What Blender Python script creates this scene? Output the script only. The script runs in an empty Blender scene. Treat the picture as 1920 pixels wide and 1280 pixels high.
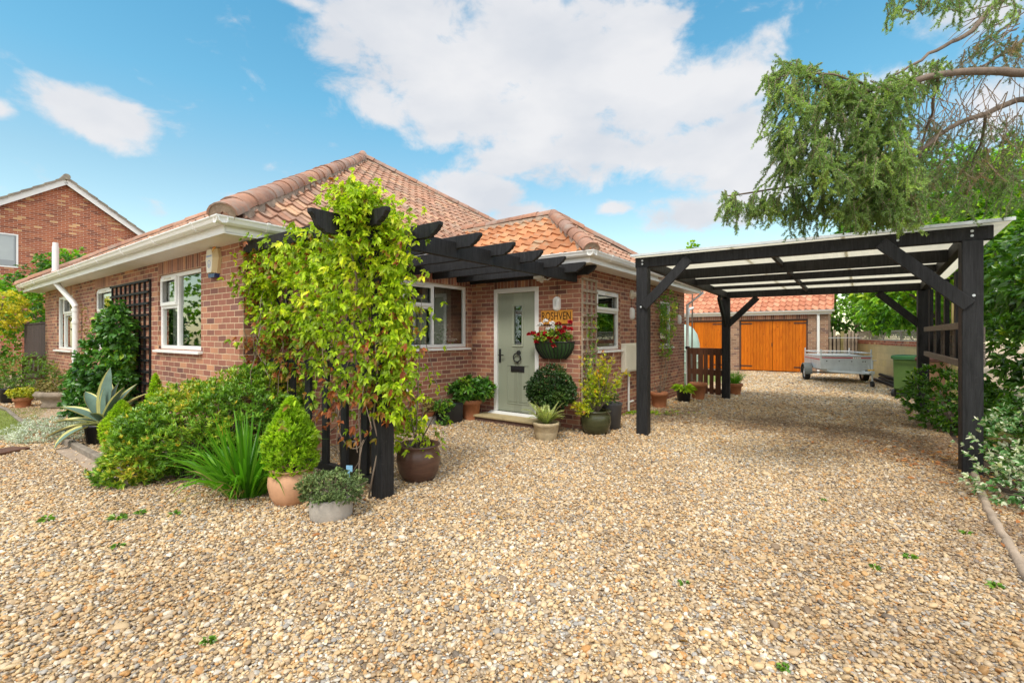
import bpy, math, random
import numpy as np
from mathutils import Vector, Matrix, noise as mnoise
R = math.radians
random.seed(7)
rng = np.random.default_rng(11)
scene = bpy.context.scene
col = scene.collection
# ------------------------------------------------------------------ camera geometry (metres, camera at x=y=0)
F, U0, VH, CH = 865.0, 960.0, 629.0, 1.5
def at(u, y, z=0.0): return Vector(((u-U0)/F*y, y, z))
def zt(v, y): return CH+(VH-v)*y/F
def gp(u, v):
    y = CH*F/(v-VH); return Vector(((u-U0)/F*y, y, 0))
P1 = Vector((-3.14, 5.39, 0)); PHI = math.atan2(.809, .588)
dR = Vector((math.cos(PHI), math.sin(PHI), 0)); dL = Vector((-math.sin(PHI), math.cos(PHI), 0))
def hl(p): d = Vector(p)-P1; return Vector((d.dot(dR), d.dot(dL), d.z))          # world -> house axes
def hw(a, b, z=0): q = P1+dR*a+dL*b; return Vector((q.x, q.y, z))
def ray_x(u, xl):          # house-axes plane x=xl : returns local y and depth
    k = (u-U0)/F; o = hl((0,0,0)); d = Vector((k*dR.x+dR.y, k*dL.x+dL.y)); t = (xl-o.x)/d.x
    return o.y+t*d.y, t
def ray_y(u, yl):
    k = (u-U0)/F; o = hl((0,0,0)); d = Vector((k*dR.x+dR.y, k*dL.x+dL.y)); t = (yl-o.y)/d.y
    return o.x+t*d.x, t
# ------------------------------------------------------------------ object helpers
def tag(o, label=None, cat=None, group=None, kind=None):
    if label: o['label'] = label
    if cat: o['category'] = cat
    if group: o['group'] = group
    if kind: o['kind'] = kind
    return o
def thing(name, label, cat, loc=(0,0,0), rz=0.0, group=None):
    o = bpy.data.objects.new(name, None); col.objects.link(o)
    o.location = loc; o.rotation_euler = (0,0,rz); o.empty_display_size = .1
    return tag(o, label, cat, group)
def copy_tree(o, parent=None):
    c = o.copy(); col.objects.link(c); c.parent = parent
    for ch in [x for x in o.children]: copy_tree(ch, c)
    return c
class MB:
    def __init__(s): s.v=[]; s.f=[]; s.uv=[]; s.mi=[]; s.m=0; s.fr()
    def fr(s, o=(0,0,0), r=(1,0,0), n=(0,-1,0)):       # frame: a along r, b up, c along outward n
        s.o=Vector(o); s.r=Vector(r); s.n=Vector(n); s.up=Vector((0,0,1)); return s
    def mp(s, a, b, c): return s.o+s.r*a+s.up*b+s.n*c
    def face(s, pts, uv=None):
        i=len(s.v); s.v += [tuple(p) for p in pts]; s.f.append(tuple(range(i,i+len(pts))))
        s.uv += uv if uv else [(0,0)]*len(pts); s.mi.append(s.m)
    def box(s, a0,a1,b0,b1,c0,c1):
        p=[s.mp(a,b,c) for c in (c0,c1) for b in (b0,b1) for a in (a0,a1)]
        for q in ((0,2,3,1),(4,5,7,6),(0,1,5,4),(2,6,7,3),(0,4,6,2),(1,3,7,5)): s.face([p[k] for k in q])
        return s
    def bx(s, x0,x1,y0,y1,z0,z1):
        p=[Vector((x,y,z)) for z in (z0,z1) for y in (y0,y1) for x in (x0,x1)]
        for q in ((0,2,3,1),(4,5,7,6),(0,1,5,4),(2,6,7,3),(0,4,6,2),(1,3,7,5)): s.face([p[k] for k in q])
        return s
    def prism(s, poly, fn, t):      # poly of (a,b), fn(a,b,c)->point, extruded c 0..t
        n=len(poly); A=[fn(a,b,0) for a,b in poly]; B=[fn(a,b,t) for a,b in poly]
        s.face(A[::-1]); s.face(B)
        for i in range(n): j=(i+1)%n; s.face([A[i],A[j],B[j],B[i]])
        return s
    def beam(s, p, q, w, h, up=(0,0,1), off=0.0):
        p=Vector(p); q=Vector(q); d=(q-p).normalized(); up=Vector(up); sd=d.cross(up).normalized(); u2=sd.cross(d).normalized()
        c=[]
        for e in (p,q):
            for a,b in ((-1,-1),(1,-1),(1,1),(-1,1)): c.append(e+sd*a*w/2+u2*b*h/2+sd*off)
        for k in ((3,2,1,0),(4,5,6,7),(0,1,5,4),(1,2,6,5),(2,3,7,6),(3,0,4,7)): s.face([c[i] for i in k])
        return s
    def tube(s, pts, r, n=8, caps=True):
        pts=[Vector(p) for p in pts]; rs = r if isinstance(r,(list,tuple)) else [r]*len(pts); rings=[]
        for i,p in enumerate(pts):
            d=(pts[min(i+1,len(pts)-1)]-pts[max(i-1,0)]).normalized()
            a=d.cross(Vector((0,0,1)) if abs(d.z)<.95 else Vector((1,0,0))).normalized(); b=d.cross(a)
            rings.append([p+(a*math.cos(2*math.pi*k/n)+b*math.sin(2*math.pi*k/n))*rs[i] for k in range(n)])
        base=len(s.v)
        for g in rings: s.v += [tuple(x) for x in g]; 
        for i in range(len(rings)-1):
            for k in range(n):
                k2=(k+1)%n; s.f.append((base+i*n+k, base+i*n+k2, base+(i+1)*n+k2, base+(i+1)*n+k)); s.uv += [(0,0)]*4; s.mi.append(s.m)
        if caps:
            s.f.append(tuple(base+k for k in range(n))[::-1]); s.uv += [(0,0)]*n; s.mi.append(s.m)
            e=base+(len(rings)-1)*n; s.f.append(tuple(e+k for k in range(n))); s.uv += [(0,0)]*n; s.mi.append(s.m)
        return s
    def lathe(s, prof, c=(0,0,0), n=28, sx=1, sy=1, wob=0):
        base=len(s.v); c=Vector(c)
        for r,z in prof:
            for k in range(n):
                a=2*math.pi*k/n; rr=r*(1+wob*math.sin(5*a+z*9)); s.v.append((c.x+rr*math.cos(a)*sx, c.y+rr*math.sin(a)*sy, c.z+z))
        for i in range(len(prof)-1):
            for k in range(n):
                k2=(k+1)%n; s.f.append((base+i*n+k, base+i*n+k2, base+(i+1)*n+k2, base+(i+1)*n+k)); s.uv += [(0,0)]*4; s.mi.append(s.m)
        return s
    def build(s, name, mats, parent=None, smooth=False, bevel=0, merge=True):
        me=bpy.data.meshes.new(name); me.from_pydata(s.v,[],s.f)
        if not isinstance(mats,(list,tuple)): mats=[mats]
        for m in mats: me.materials.append(m)
        uvl=me.uv_layers.new(name='UVMap'); uvl.data.foreach_set('uv',[c for q in s.uv for c in q])
        me.polygons.foreach_set('material_index', s.mi)
        o=bpy.data.objects.new(name, me); col.objects.link(o); o.parent=parent
        if smooth: me.polygons.foreach_set('use_smooth',[True]*len(me.polygons))
        if smooth=='auto' :
            import bmesh
            bm=bmesh.new(); bm.from_mesh(me); bmesh.ops.remove_doubles(bm, verts=bm.verts, dist=1e-4)
            for e in bm.edges:
                if len(e.link_faces)==2 and e.calc_face_angle(0)>R(35): e.smooth=False
            bm.to_mesh(me); bm.free()
        if bevel:
            import bmesh
            bm=bmesh.new(); bm.from_mesh(me); bmesh.ops.remove_doubles(bm, verts=bm.verts, dist=1e-5); bm.to_mesh(me); bm.free()
            md=o.modifiers.new('edge','BEVEL'); md.width=bevel; md.segments=1; md.limit_method='ANGLE'; md.angle_limit=R(40)
        return o
def np_mesh(name, V, Fc, mats, parent=None, tone=None, smooth=False, mi=None):
    me=bpy.data.meshes.new(name); V=np.asarray(V,np.float32); Fc=np.asarray(Fc,np.int32); k=Fc.shape[1]
    me.vertices.add(len(V)); me.vertices.foreach_set('co',V.ravel())
    me.loops.add(Fc.size); me.loops.foreach_set('vertex_index',Fc.ravel())
    me.polygons.add(len(Fc)); me.polygons.foreach_set('loop_start',np.arange(0,Fc.size,k,dtype=np.int32))
    try: me.polygons.foreach_set('loop_total',np.full(len(Fc),k,np.int32))
    except Exception: pass
    if not isinstance(mats,(list,tuple)): mats=[mats]
    for m in mats: me.materials.append(m)
    if tone is not None:
        at_=me.attributes.new('tone','FLOAT','POINT'); at_.data.foreach_set('value',np.asarray(tone,np.float32))
    if mi is not None: me.polygons.foreach_set('material_index',np.asarray(mi,np.int32))
    if smooth: me.polygons.foreach_set('use_smooth',np.ones(len(Fc),bool))
    me.update(calc_edges=True); me.validate()
    o=bpy.data.objects.new(name,me); col.objects.link(o); o.parent=parent
    return o
# ------------------------------------------------------------------ materials
class NT:
    def __init__(s, name):
        s.m=bpy.data.materials.new(name); s.m.use_nodes=True; s.t=s.m.node_tree; s.b=s.t.nodes['Principled BSDF']; s.out=s.t.nodes['Material Output']
    def n(s, ty, **kw):
        x=s.t.nodes.new(ty)
        for k,v in kw.items():
            if k.startswith('i_'):
                key=k[2:]; key=int(key) if key.isdigit() else key.replace('_',' ')
                x.inputs[key].default_value=v
            else: setattr(x,k,v)
        return x
    def l(s, a, b): s.t.links.new(a,b)
    def ramp(s, fac, stops, interp='LINEAR'):
        r=s.n('ShaderNodeValToRGB'); r.color_ramp.interpolation=interp; e=r.color_ramp.elements
        while len(e)<len(stops): e.new(.5)
        for i,(p,c) in enumerate(stops): e[i].position=p; e[i].color=(*c,1) if len(c)==3 else c
        s.l(fac,r.inputs[0]); return r.outputs[0]
    def mix(s, fac, a, b, mode='MIX'):
        x=s.n('ShaderNodeMix',data_type='RGBA',blend_type=mode)
        for sock,val in ((0,fac),(6,a),(7,b)):
            if hasattr(val,'is_linked'): s.l(val,x.inputs[sock])
            else: x.inputs[sock].default_value = val if sock==0 else ((*val,1) if len(val)==3 else val)
        return x.outputs[2]
    def math(s, op, a, b=None, c=None):
        x=s.n('ShaderNodeMath',operation=op)
        for i,v in enumerate((a,b,c)):
            if v is None: continue
            if hasattr(v,'is_linked'): s.l(v,x.inputs[i])
            else: x.inputs[i].default_value=v
        return x.outputs[0]
    def noise(s, scale, detail=4, vec=None, rough=.55, dist=0):
        x=s.n('ShaderNodeTexNoise'); x.inputs['Scale'].default_value=scale; x.inputs['Detail'].default_value=detail; x.inputs['Roughness'].default_value=rough; x.inputs['Distortion'].default_value=dist
        if vec is not None: s.l(vec,x.inputs['Vector'])
        return x.outputs[0]
    def obj(s): return s.n('ShaderNodeTexCoord').outputs['Object']
    def scaled(s, vec, sc):
        x=s.n('ShaderNodeMapping'); x.inputs['Scale'].default_value=sc; s.l(vec,x.inputs['Vector']); return x.outputs[0]
    def bump(s, h, strength=.3, dist=.01, prev=None):
        x=s.n('ShaderNodeBump'); x.inputs['Strength'].default_value=strength; x.inputs['Distance'].default_value=dist; s.l(h,x.inputs['Height'])
        if prev is not None: s.l(prev,x.inputs['Normal'])
        s.l(x.outputs[0],s.b.inputs['Normal']); return x.outputs[0]
    def color(s, c):
        if hasattr(c,'is_linked'): s.l(c,s.b.inputs['Base Color'])
        else: s.b.inputs['Base Color'].default_value=(*c,1)
    def rough(s, r):
        if hasattr(r,'is_linked'): s.l(r,s.b.inputs['Roughness'])
        else: s.b.inputs['Roughness'].default_value=r
def mul(c,k): return tuple(min(1,x*k) for x in c)
def plain(name, c, rough=.5, var=.25, scale=6, metallic=0, bump=.0, bscale=60, stretch=None, spec=None):
    t=NT(name); v=t.obj()
    if stretch: v=t.scaled(v,stretch)
    n=t.noise(scale,5,v); n2=t.noise(scale*9,3,v)
    f=t.math('ADD',t.math('MULTIPLY',n,.7),t.math('MULTIPLY',n2,.3))
    t.color(t.ramp(f,[(.3,mul(c,1-var)),(.5,c),(.7,mul(c,1+var))])); t.rough(rough)
    t.b.inputs['Metallic'].default_value=metallic
    if spec is not None: t.b.inputs['Specular IOR Level'].default_value=spec
    if bump: t.bump(t.noise(bscale,4,v),bump,.01)
    return t.m
def leafmat(name, stops, rough=.45, transl=.35, jitter=.35, spec=.5):
    t=NT(name); a=t.n('ShaderNodeAttribute',attribute_name='tone'); g=t.n('ShaderNodeNewGeometry')
    r=g.outputs['Random Per Island']
    c=t.ramp(a.outputs['Fac'],stops)
    br=t.n('ShaderNodeMapRange'); t.l(r,br.inputs[0]); br.inputs[3].default_value=1-jitter; br.inputs[4].default_value=1+jitter
    x=t.n('ShaderNodeVectorMath',operation='SCALE'); t.l(c,x.inputs[0]); t.l(br.outputs[0],x.inputs['Scale'])
    t.color(x.outputs[0]); t.rough(rough); t.b.inputs['Specular IOR Level'].default_value=spec
    tr=t.n('ShaderNodeBsdfTranslucent'); 
    y=t.n('ShaderNodeVectorMath',operation='MULTIPLY'); t.l(x.outputs[0],y.inputs[0]); y.inputs[1].default_value=(1.5,1.6,.7); t.l(y.outputs[0],tr.inputs[0])
    mx=t.n('ShaderNodeMixShader'); mx.inputs[0].default_value=transl; t.l(t.b.outputs[0],mx.inputs[1]); t.l(tr.outputs[0],mx.inputs[2]); t.l(mx.outputs[0],t.out.inputs[0])
    return t.m
def brickmat(name, stops, mortar, soldier=False, bw=.225, bh=.075, stain=.35):
    t=NT(name); uv=t.n('ShaderNodeUVMap').outputs[0]
    sp=t.n('ShaderNodeSeparateXYZ'); t.l(uv,sp.inputs[0]); X,Y=sp.outputs[0],sp.outputs[1]
    # slightly wavy courses
    w=t.math('MULTIPLY',t.math('SUBTRACT',t.noise(2.2,2,uv),.5),.012); Y=t.math('ADD',Y,w)
    w2=t.math('MULTIPLY',t.math('SUBTRACT',t.noise(9,2,uv),.5),.010); X=t.math('ADD',X,w2)
    cb=t.n('ShaderNodeCombineXYZ'); t.l(X,cb.inputs[0]); t.l(Y,cb.inputs[1])
    bt=t.n('ShaderNodeTexBrick'); t.l(cb.outputs[0],bt.inputs['Vector'])
    for k,v in (('Scale',1),('Mortar Size',.0058),('Mortar Smooth',.25),('Brick Width',bw),('Row Height',bh)): bt.inputs[k].default_value=v
    if soldier: bt.offset=0
    row=t.math('FLOOR',t.math('DIVIDE',Y,bh)); 
    off=0.0 if soldier else t.math('MULTIPLY',t.math('LESS_THAN',t.math('FLOORED_MODULO',row,2.0),.5),.5)
    cl=t.math('FLOOR',t.math('ADD',t.math('DIVIDE',X,bw),off))
    c2=t.n('ShaderNodeCombineXYZ'); t.l(cl,c2.inputs[0]); t.l(row,c2.inputs[1])
    wn=t.n('ShaderNodeTexWhiteNoise',noise_dimensions='2D'); t.l(c2.outputs[0],wn.inputs['Vector'])
    base=t.ramp(wn.outputs['Value'],stops)
    # drag streaks in each brick + weathering
    st=t.noise(1,4,t.scaled(uv,(150,14,1))); base=t.mix(.5,base,t.ramp(st,[(.25,(.45,.45,.45)),(.75,(1,1,1))]),'MULTIPLY')
    big=t.noise(1.3,4,uv); base=t.mix(stain,base,t.ramp(big,[(.3,(.6,.58,.6)),(.7,(1.25,1.15,1.1))]),'MULTIPLY')
    mort=t.mix(.6,mortar,t.ramp(t.noise(35,4,uv),[(.3,mul(mortar,.6)),(.7,mul(mortar,1.25))]))
    t.color(t.mix(bt.outputs['Fac'],base,mort)); t.rough(.88)
    h=t.math('SUBTRACT',t.math('MULTIPLY',t.noise(90,3,uv),.35),bt.outputs['Fac']); t.bump(h,.6,.006)
    return t.m
BR_STOPS=[(0,(.19,.085,.07)),(.2,(.31,.128,.088)),(.4,(.41,.17,.108)),(.6,(.34,.135,.095)),(.8,(.48,.215,.135)),(.93,(.58,.29,.16)),(1,(.23,.11,.10))]
M={}
M['brick']=brickmat('brick',BR_STOPS,(.64,.48,.32))
M['soldier']=brickmat('brick_soldier',BR_STOPS,(.60,.45,.31),True,.075,.225)
NB=[(0,(.24,.065,.035)),(.3,(.44,.125,.055)),(.6,(.52,.165,.07)),(.9,(.42,.115,.055)),(.955,(.72,.42,.19)),(1,(.78,.48,.22))]
M['brick_red']=brickmat('brick_red',NB,(.60,.47,.36))
M['brick_garage']=brickmat('brick_garage',[(0,(.24,.13,.08)),(.3,(.36,.22,.14)),(.7,(.42,.25,.155)),(.9,(.29,.15,.10)),(1,(.15,.09,.08))],(.45,.37,.28))
M['brick_orange']=plain('brick_orange',(.42,.15,.08),.85,.4,9,bump=.4,bscale=40)
M['cream_block']=brickmat('cream_block',[(0,(.66,.53,.24)),(.5,(.74,.60,.30)),(1,(.60,.49,.24))],(.50,.41,.22),bw=.45,bh=.225)
M['upvc']=plain('upvc',(.82,.82,.80),.35,.03,3)
M['white_paint']=plain('white_paint',(.80,.79,.76),.4,.06,4)
M['cream_plastic']=plain('cream_plastic',(.72,.68,.57),.45,.08,5)
M['alarm_side']=plain('alarm_plastic',(.66,.52,.30),.45,.06,5)
M['alarm_face']=plain('alarm_face',(.80,.76,.66),.4,.04,5)
M['blue']=plain('blue_plastic',(.02,.05,.16),.25,.2,5)
M['blue_print']=plain('blue_print',(.22,.32,.58),.5,.1,30)
def tilemat(name, stops, lichen=(.33,.28,.23), la=.55):
    t=NT(name); g=t.n('ShaderNodeNewGeometry'); v=t.obj()
    c=t.ramp(g.outputs['Random Per Island'],stops)
    c=t.mix(.45,c,t.ramp(t.noise(14,5,v),[(.3,(.55,.55,.55)),(.7,(1.2,1.2,1.2))]),'MULTIPLY')
    lf=t.ramp(t.noise(3.1,8,v,.68),[(.50,(0,0,0)),(.66,(la,la,la))])
    c=t.mix(lf,c,lichen); c=t.mix(.6,c,t.ramp(t.noise(1.1,6,v,.6),[(.3,(.66,.62,.58)),(.65,(1.12,1.1,1.08))]),'MULTIPLY'); t.color(c); t.rough(.85); t.bump(t.noise(70,4,v),.35,.006); return t.m
M['tile']=tilemat('clay_tile',[(0,(.24,.135,.095)),(.25,(.40,.21,.135)),(.55,(.47,.265,.175)),(.8,(.34,.205,.15)),(.93,(.58,.36,.22)),(1,(.30,.20,.155))],(.36,.29,.22),la=.75)
M['tile_orange']=tilemat('clay_tile_orange',[(0,(.38,.15,.06)),(.5,(.50,.205,.085)),(1,(.58,.28,.13))],(.33,.28,.19),.75)
M['tile_garage']=tilemat('clay_tile_garage',[(0,(.46,.17,.09)),(.5,(.60,.25,.14)),(1,(.68,.33,.2))],(.45,.3,.22),.25)
M['hip']=tilemat('hip_tile',[(0,(.28,.155,.11)),(.4,(.42,.21,.13)),(.7,(.35,.215,.165)),(1,(.50,.25,.14))],(.31,.27,.23),.8)
M['mortar']=plain('mortar',(.36,.27,.20),.9,.4,9,bump=.6,bscale=50)
M['tile_grey']=tilemat('concrete_tile',[(0,(.22,.19,.16)),(1,(.30,.26,.21))],(.35,.33,.22),.6)
def woodmat(name, c, var=.4, rough=.6, grain=(14,14,1.1), bump=.35, fleck=None):
    t=NT(name); v=t.obj(); g=t.n('ShaderNodeNewGeometry')
    cb=t.n('ShaderNodeVectorMath',operation='ADD'); t.l(t.scaled(v,grain),cb.inputs[0])
    k=t.math('MULTIPLY',g.outputs['Random Per Island'],37.0); t.l(k,cb.inputs[1])
    n=t.noise(1.6,7,cb.outputs[0],.65,1.4); f=t.noise(7,3,cb.outputs[0])
    h=t.math('ADD',t.math('MULTIPLY',n,.75),t.math('MULTIPLY',f,.25))
    cc=t.ramp(h,[(.28,mul(c,1-var)),(.5,c),(.72,mul(c,1+var*1.3))])
    ri=t.n('ShaderNodeMapRange'); t.l(g.outputs['Random Per Island'],ri.inputs[0]); ri.inputs[3].default_value=.8; ri.inputs[4].default_value=1.2
    x=t.n('ShaderNodeVectorMath',operation='SCALE'); t.l(cc,x.inputs[0]); t.l(ri.outputs[0],x.inputs['Scale']); cc=x.outputs[0]
    if fleck:
        ff=t.ramp(t.noise(26,6,v,.7),[(.60,(0,0,0)),(.78,(.8,.8,.8))]); cc=t.mix(ff,cc,fleck)
    t.color(cc); t.rough(t.ramp(h,[(.2,(rough+.15,)*3),(.8,(rough-.12,)*3)])); t.bump(h,bump,.008); return t.m
M['black_wood']=woodmat('black_wood',(.0145,.0145,.0155),.7,.6,(14,14,1.1),.8,fleck=(.05,.049,.047))
M['black_wood'].node_tree.nodes['Principled BSDF'].inputs['Specular IOR Level'].default_value=.3
M['grey_wood']=woodmat('grey_wood',(.36,.285,.21),.35,.85)
M['brown_wood']=woodmat('brown_wood',(.10,.042,.022),.5,.6)
M['dark_fence']=woodmat('dark_fence',(.05,.032,.028),.4,.8)
M['board_grey']=woodmat('board_grey',(.13,.105,.085),.4,.8,(1.1,14,14))
M['mossy']=woodmat('mossy_wood',(.30,.25,.10),.6,.85)
M['sign']=woodmat('sign_wood',(.62,.27,.035),.2,.4,(3,3,20))
def orangewood():
    t=NT('orange_wood'); v=t.obj(); g=t.n('ShaderNodeNewGeometry')
    cb=t.n('ShaderNodeVectorMath',operation='ADD'); t.l(t.scaled(v,(11,11,.9)),cb.inputs[0]); t.l(t.math('MULTIPLY',g.outputs['Random Per Island'],53.0),cb.inputs[1])
    n=t.noise(1.5,7,cb.outputs[0],.6,2.2)
    c=t.ramp(n,[(.25,(.34,.072,.002)),(.5,(.55,.135,.003)),(.75,(.66,.20,.006))])
    ad=t.n('ShaderNodeVectorMath',operation='ADD'); t.l(t.scaled(v,(1,1,.6)),ad.inputs[0]); t.l(t.math('MULTIPLY',g.outputs['Random Per Island'],9.0),ad.inputs[1])
    vo=t.n('ShaderNodeTexVoronoi'); vo.inputs['Scale'].default_value=3.6; t.l(ad.outputs[0],vo.inputs['Vector'])
    kn=t.ramp(vo.outputs['Distance'],[(.0,(1,1,1)),(.11,(0,0,0))]); c=t.mix(kn,c,(.14,.03,.004))
    ri=t.n('ShaderNodeMapRange'); t.l(g.outputs['Random Per Island'],ri.inputs[0]); ri.inputs[3].default_value=.88; ri.inputs[4].default_value=1.1
    x=t.n('ShaderNodeVectorMath',operation='SCALE'); t.l(c,x.inputs[0]); t.l(ri.outputs[0],x.inputs['Scale'])
    t.color(x.outputs[0]); t.rough(.5); t.b.inputs['Specular IOR Level'].default_value=.25; t.bump(n,.2,.005); return t.m
M['orange_wood']=orangewood()
M['iron']=plain('black_iron',(.018,.018,.02),.45,.3,20)
M['sage']=woodmat('sage_door',(.32,.35,.27),.05,.45,(30,30,2),.12)
M['dark_plastic']=plain('dark_plastic',(.016,.017,.02),.4,.3,7)
M['terracotta']=plain('terracotta',(.42,.165,.075),.8,.3,5,bump=.2,bscale=40)
M['terracotta_pale']=plain('terracotta_pale',(.60,.33,.19),.75,.16,4,bump=.15,bscale=40)
M['brown_glaze']=plain('brown_glaze',(.105,.052,.036),.3,.35,5,stretch=(1,1,6))
M['olive_glaze']=plain('olive_glaze',(.05,.052,.022),.22,.4,4,stretch=(1,1,5))
M['stone_pot']=plain('stone_pot',(.44,.35,.22),.9,.25,12,bump=.7,bscale=34)
M['trough_stone']=plain('trough_stone',(.25,.20,.15),.9,.35,8,bump=.8,bscale=18)
M['concrete']=plain('concrete',(.42,.38,.33),.9,.18,7,bump=.4,bscale=60)
M['kerb']=plain('kerb_stone',(.22,.185,.145),.9,.35,6,bump=.6,bscale=30)
M['slab']=plain('sand_slab',(.50,.40,.22),.85,.14,5,bump=.35,bscale=45)
M['path_stone']=plain('path_stone',(.37,.285,.21),.9,.3,5,bump=.6,bscale=26)
M['soil']=plain('soil',(.055,.034,.022),.95,.5,14,bump=1,bscale=40)
M['bark']=plain('bark',(.16,.12,.09),.9,.4,10,bump=.8,bscale=25,stretch=(1,1,.3))
M['twig']=plain('twig',(.22,.165,.12),.85,.3,18)
M['galv']=plain('galvanised',(.60,.64,.65),.45,.16,5,metallic=.25)
M['red_stripe']=plain('red_stripe',(.55,.05,.07),.4,.1,9)
M['yellow']=plain('yellow_plastic',(.75,.42,.02),.4,.1,9)
M['rubber']=plain('rubber',(.014,.014,.015),.75,.3,9)
M['bin_green']=plain('bin_green',(.10,.185,.045),.5,.15,4)
M['bin_green_lid']=plain('bin_green_lid',(.035,.13,.035),.45,.15,4)
M['bin_brown']=plain('bin_brown',(.42,.235,.13),.55,.15,4)
M['bin_brown_lid']=plain('bin_brown_lid',(.13,.045,.025),.5,.15,4)
M['tank']=plain('tank_plastic',(.45,.60,.52),.4,.08,3)
M['basket']=plain('basket_liner',(.035,.085,.022),.75,.3,14,bump=.4)
M['petal_red']=plain('petal_red',(.42,.004,.012),.5,.4,40)
M['petal_white']=plain('petal_white',(.80,.78,.76),.5,.08,40)
M['curtain']=plain('curtain',(.70,.69,.66),.8,.08,3)
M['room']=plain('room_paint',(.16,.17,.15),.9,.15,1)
M['blind']=plain('blind_slats',(.42,.44,.40),.6,.1,2)
M['terrapink']=plain('pink_pot',(.5,.2,.14),.7,.2,5)
def glass():
    t=NT('window_glass'); t.t.nodes.remove(t.b)
    lw=t.n('ShaderNodeFresnel'); lw.inputs[0].default_value=1.55
    tr=t.n('ShaderNodeBsdfTransparent'); tr.inputs[0].default_value=(.80,.85,.82,1)
    gl=t.n('ShaderNodeBsdfGlossy'); gl.inputs['Roughness'].default_value=.015; gl.inputs[0].default_value=(.95,1,.97,1)
    nb=t.n('ShaderNodeBump'); nb.inputs['Strength'].default_value=.02; nb.inputs['Distance'].default_value=.05; t.l(t.noise(1.4,1,t.obj()),nb.inputs['Height']); t.l(nb.outputs[0],gl.inputs['Normal'])
    mp=t.n('ShaderNodeMapRange'); t.l(lw.outputs[0],mp.inputs[0]); mp.inputs[1].default_value=.02; mp.inputs[2].default_value=.7; mp.inputs[3].default_value=.2; mp.inputs[4].default_value=.95
    mx=t.n('ShaderNodeMixShader'); t.l(mp.outputs[0],mx.inputs[0]); t.l(tr.outputs[0],mx.inputs[1]); t.l(gl.outputs[0],mx.inputs[2]); t.l(mx.outputs[0],t.out.inputs[0]); return t.m
M['glass']=glass()
def sheet():
    t=NT('roof_sheet'); v=t.obj(); c=t.ramp(t.noise(2.5,5,v),[(.3,(.66,.64,.55)),(.7,(.80,.78,.70))]); t.color(c); t.rough(.5)
    tr=t.n('ShaderNodeBsdfTranslucent'); tr.inputs[0].default_value=(.80,.77,.68,1); mx=t.n('ShaderNodeMixShader'); mx.inputs[0].default_value=.8
    t.l(t.b.outputs[0],mx.inputs[1]); t.l(tr.outputs[0],mx.inputs[2]); t.l(mx.outputs[0],t.out.inputs[0]); return t.m
M['sheet']=sheet()
GR=[(0,(.17,.145,.125)),(.07,(.31,.23,.155)),(.18,(.58,.43,.25)),(.34,(.72,.58,.38)),(.44,(.46,.35,.23)),(.53,(.62,.43,.21)),(.60,(.52,.27,.09)),(.66,(.70,.57,.39)),(.74,(.30,.295,.30)),(.80,(.50,.48,.455)),(.86,(.82,.76,.66)),(.92,(.66,.56,.42)),(1,(.36,.27,.18))]
def gravelground():
    t=NT('gravel_ground'); v=t.obj()
    dw=t.n('ShaderNodeTexNoise'); dw.inputs['Scale'].default_value=22; t.l(v,dw.inputs['Vector'])
    ad=t.n('ShaderNodeVectorMath',operation='MULTIPLY_ADD'); t.l(dw.outputs['Color'],ad.inputs[0]); ad.inputs[1].default_value=(.03,.03,0); t.l(v,ad.inputs[2])
    vo=t.n('ShaderNodeTexVoronoi',voronoi_dimensions='2D'); vo.inputs['Scale'].default_value=60; vo.inputs['Randomness'].default_value=1; t.l(ad.outputs[0],vo.inputs['Vector'])
    sp=t.n('ShaderNodeSeparateColor'); t.l(vo.outputs['Color'],sp.inputs[0])
    c=t.ramp(sp.outputs[0],GR)
    c=t.mix(1.0,c,t.ramp(vo.outputs['Distance'],[(.3,(1.1,1.1,1.1)),(.8,(.55,.5,.44))]),'MULTIPLY')
    m=t.noise(.55,5,v); c=t.mix(.8,c,t.ramp(m,[(.32,(.74,.66,.56)),(.6,(1.06,1.05,1.03))]),'MULTIPLY')
    t.color(c); t.rough(.8)
    t.bump(t.math('SUBTRACT',1.0,vo.outputs['Distance']),.9,.02); return t.m
M['gravel']=gravelground()
def pebblemat():
    t=NT('pebble'); oi=t.n('ShaderNodeObjectInfo'); c=t.ramp(oi.outputs['Random'],GR)
    n=t.noise(40,4,t.obj()); c=t.mix(.35,c,t.ramp(n,[(.3,(.6,.58,.55)),(.7,(1.2,1.2,1.2))]),'MULTIPLY')
    ge=t.n('ShaderNodeNewGeometry'); m=t.noise(.55,5,ge.outputs['Position']); c=t.mix(.8,c,t.ramp(m,[(.32,(.76,.68,.58)),(.6,(1.06,1.05,1.03))]),'MULTIPLY')
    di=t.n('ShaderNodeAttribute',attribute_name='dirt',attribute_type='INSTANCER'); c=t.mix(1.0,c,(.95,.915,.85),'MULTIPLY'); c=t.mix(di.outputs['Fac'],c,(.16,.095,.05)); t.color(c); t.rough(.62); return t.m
M['pebble']=pebblemat()
M['lawn']=plain('lawn_ground',(.16,.20,.035),.9,.3,5,bump=.6)
M['grassblade']=leafmat('grass_blade',[(0,(.10,.16,.02)),(1,(.30,.34,.06))],.6,.3)
L={}
L['vine']=leafmat('vine_leaf',[(0,(.30,.085,.03)),(.14,(.34,.19,.04)),(.26,(.15,.22,.018)),(.5,(.27,.41,.018)),(.75,(.44,.57,.022)),(1,(.70,.70,.05))],.45,.42,.42,.3)
L['hebe']=leafmat('hebe_leaf',[(0,(.045,.115,.014)),(.35,(.11,.245,.020)),(.7,(.21,.38,.030)),(.88,(.42,.48,.04)),(1,(.62,.46,.06))],.4,.25)
L['lime']=leafmat('lime_conifer_leaf',[(0,(.16,.30,.010)),(.5,(.32,.52,.015)),(1,(.52,.66,.03))],.6,.3)
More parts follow.
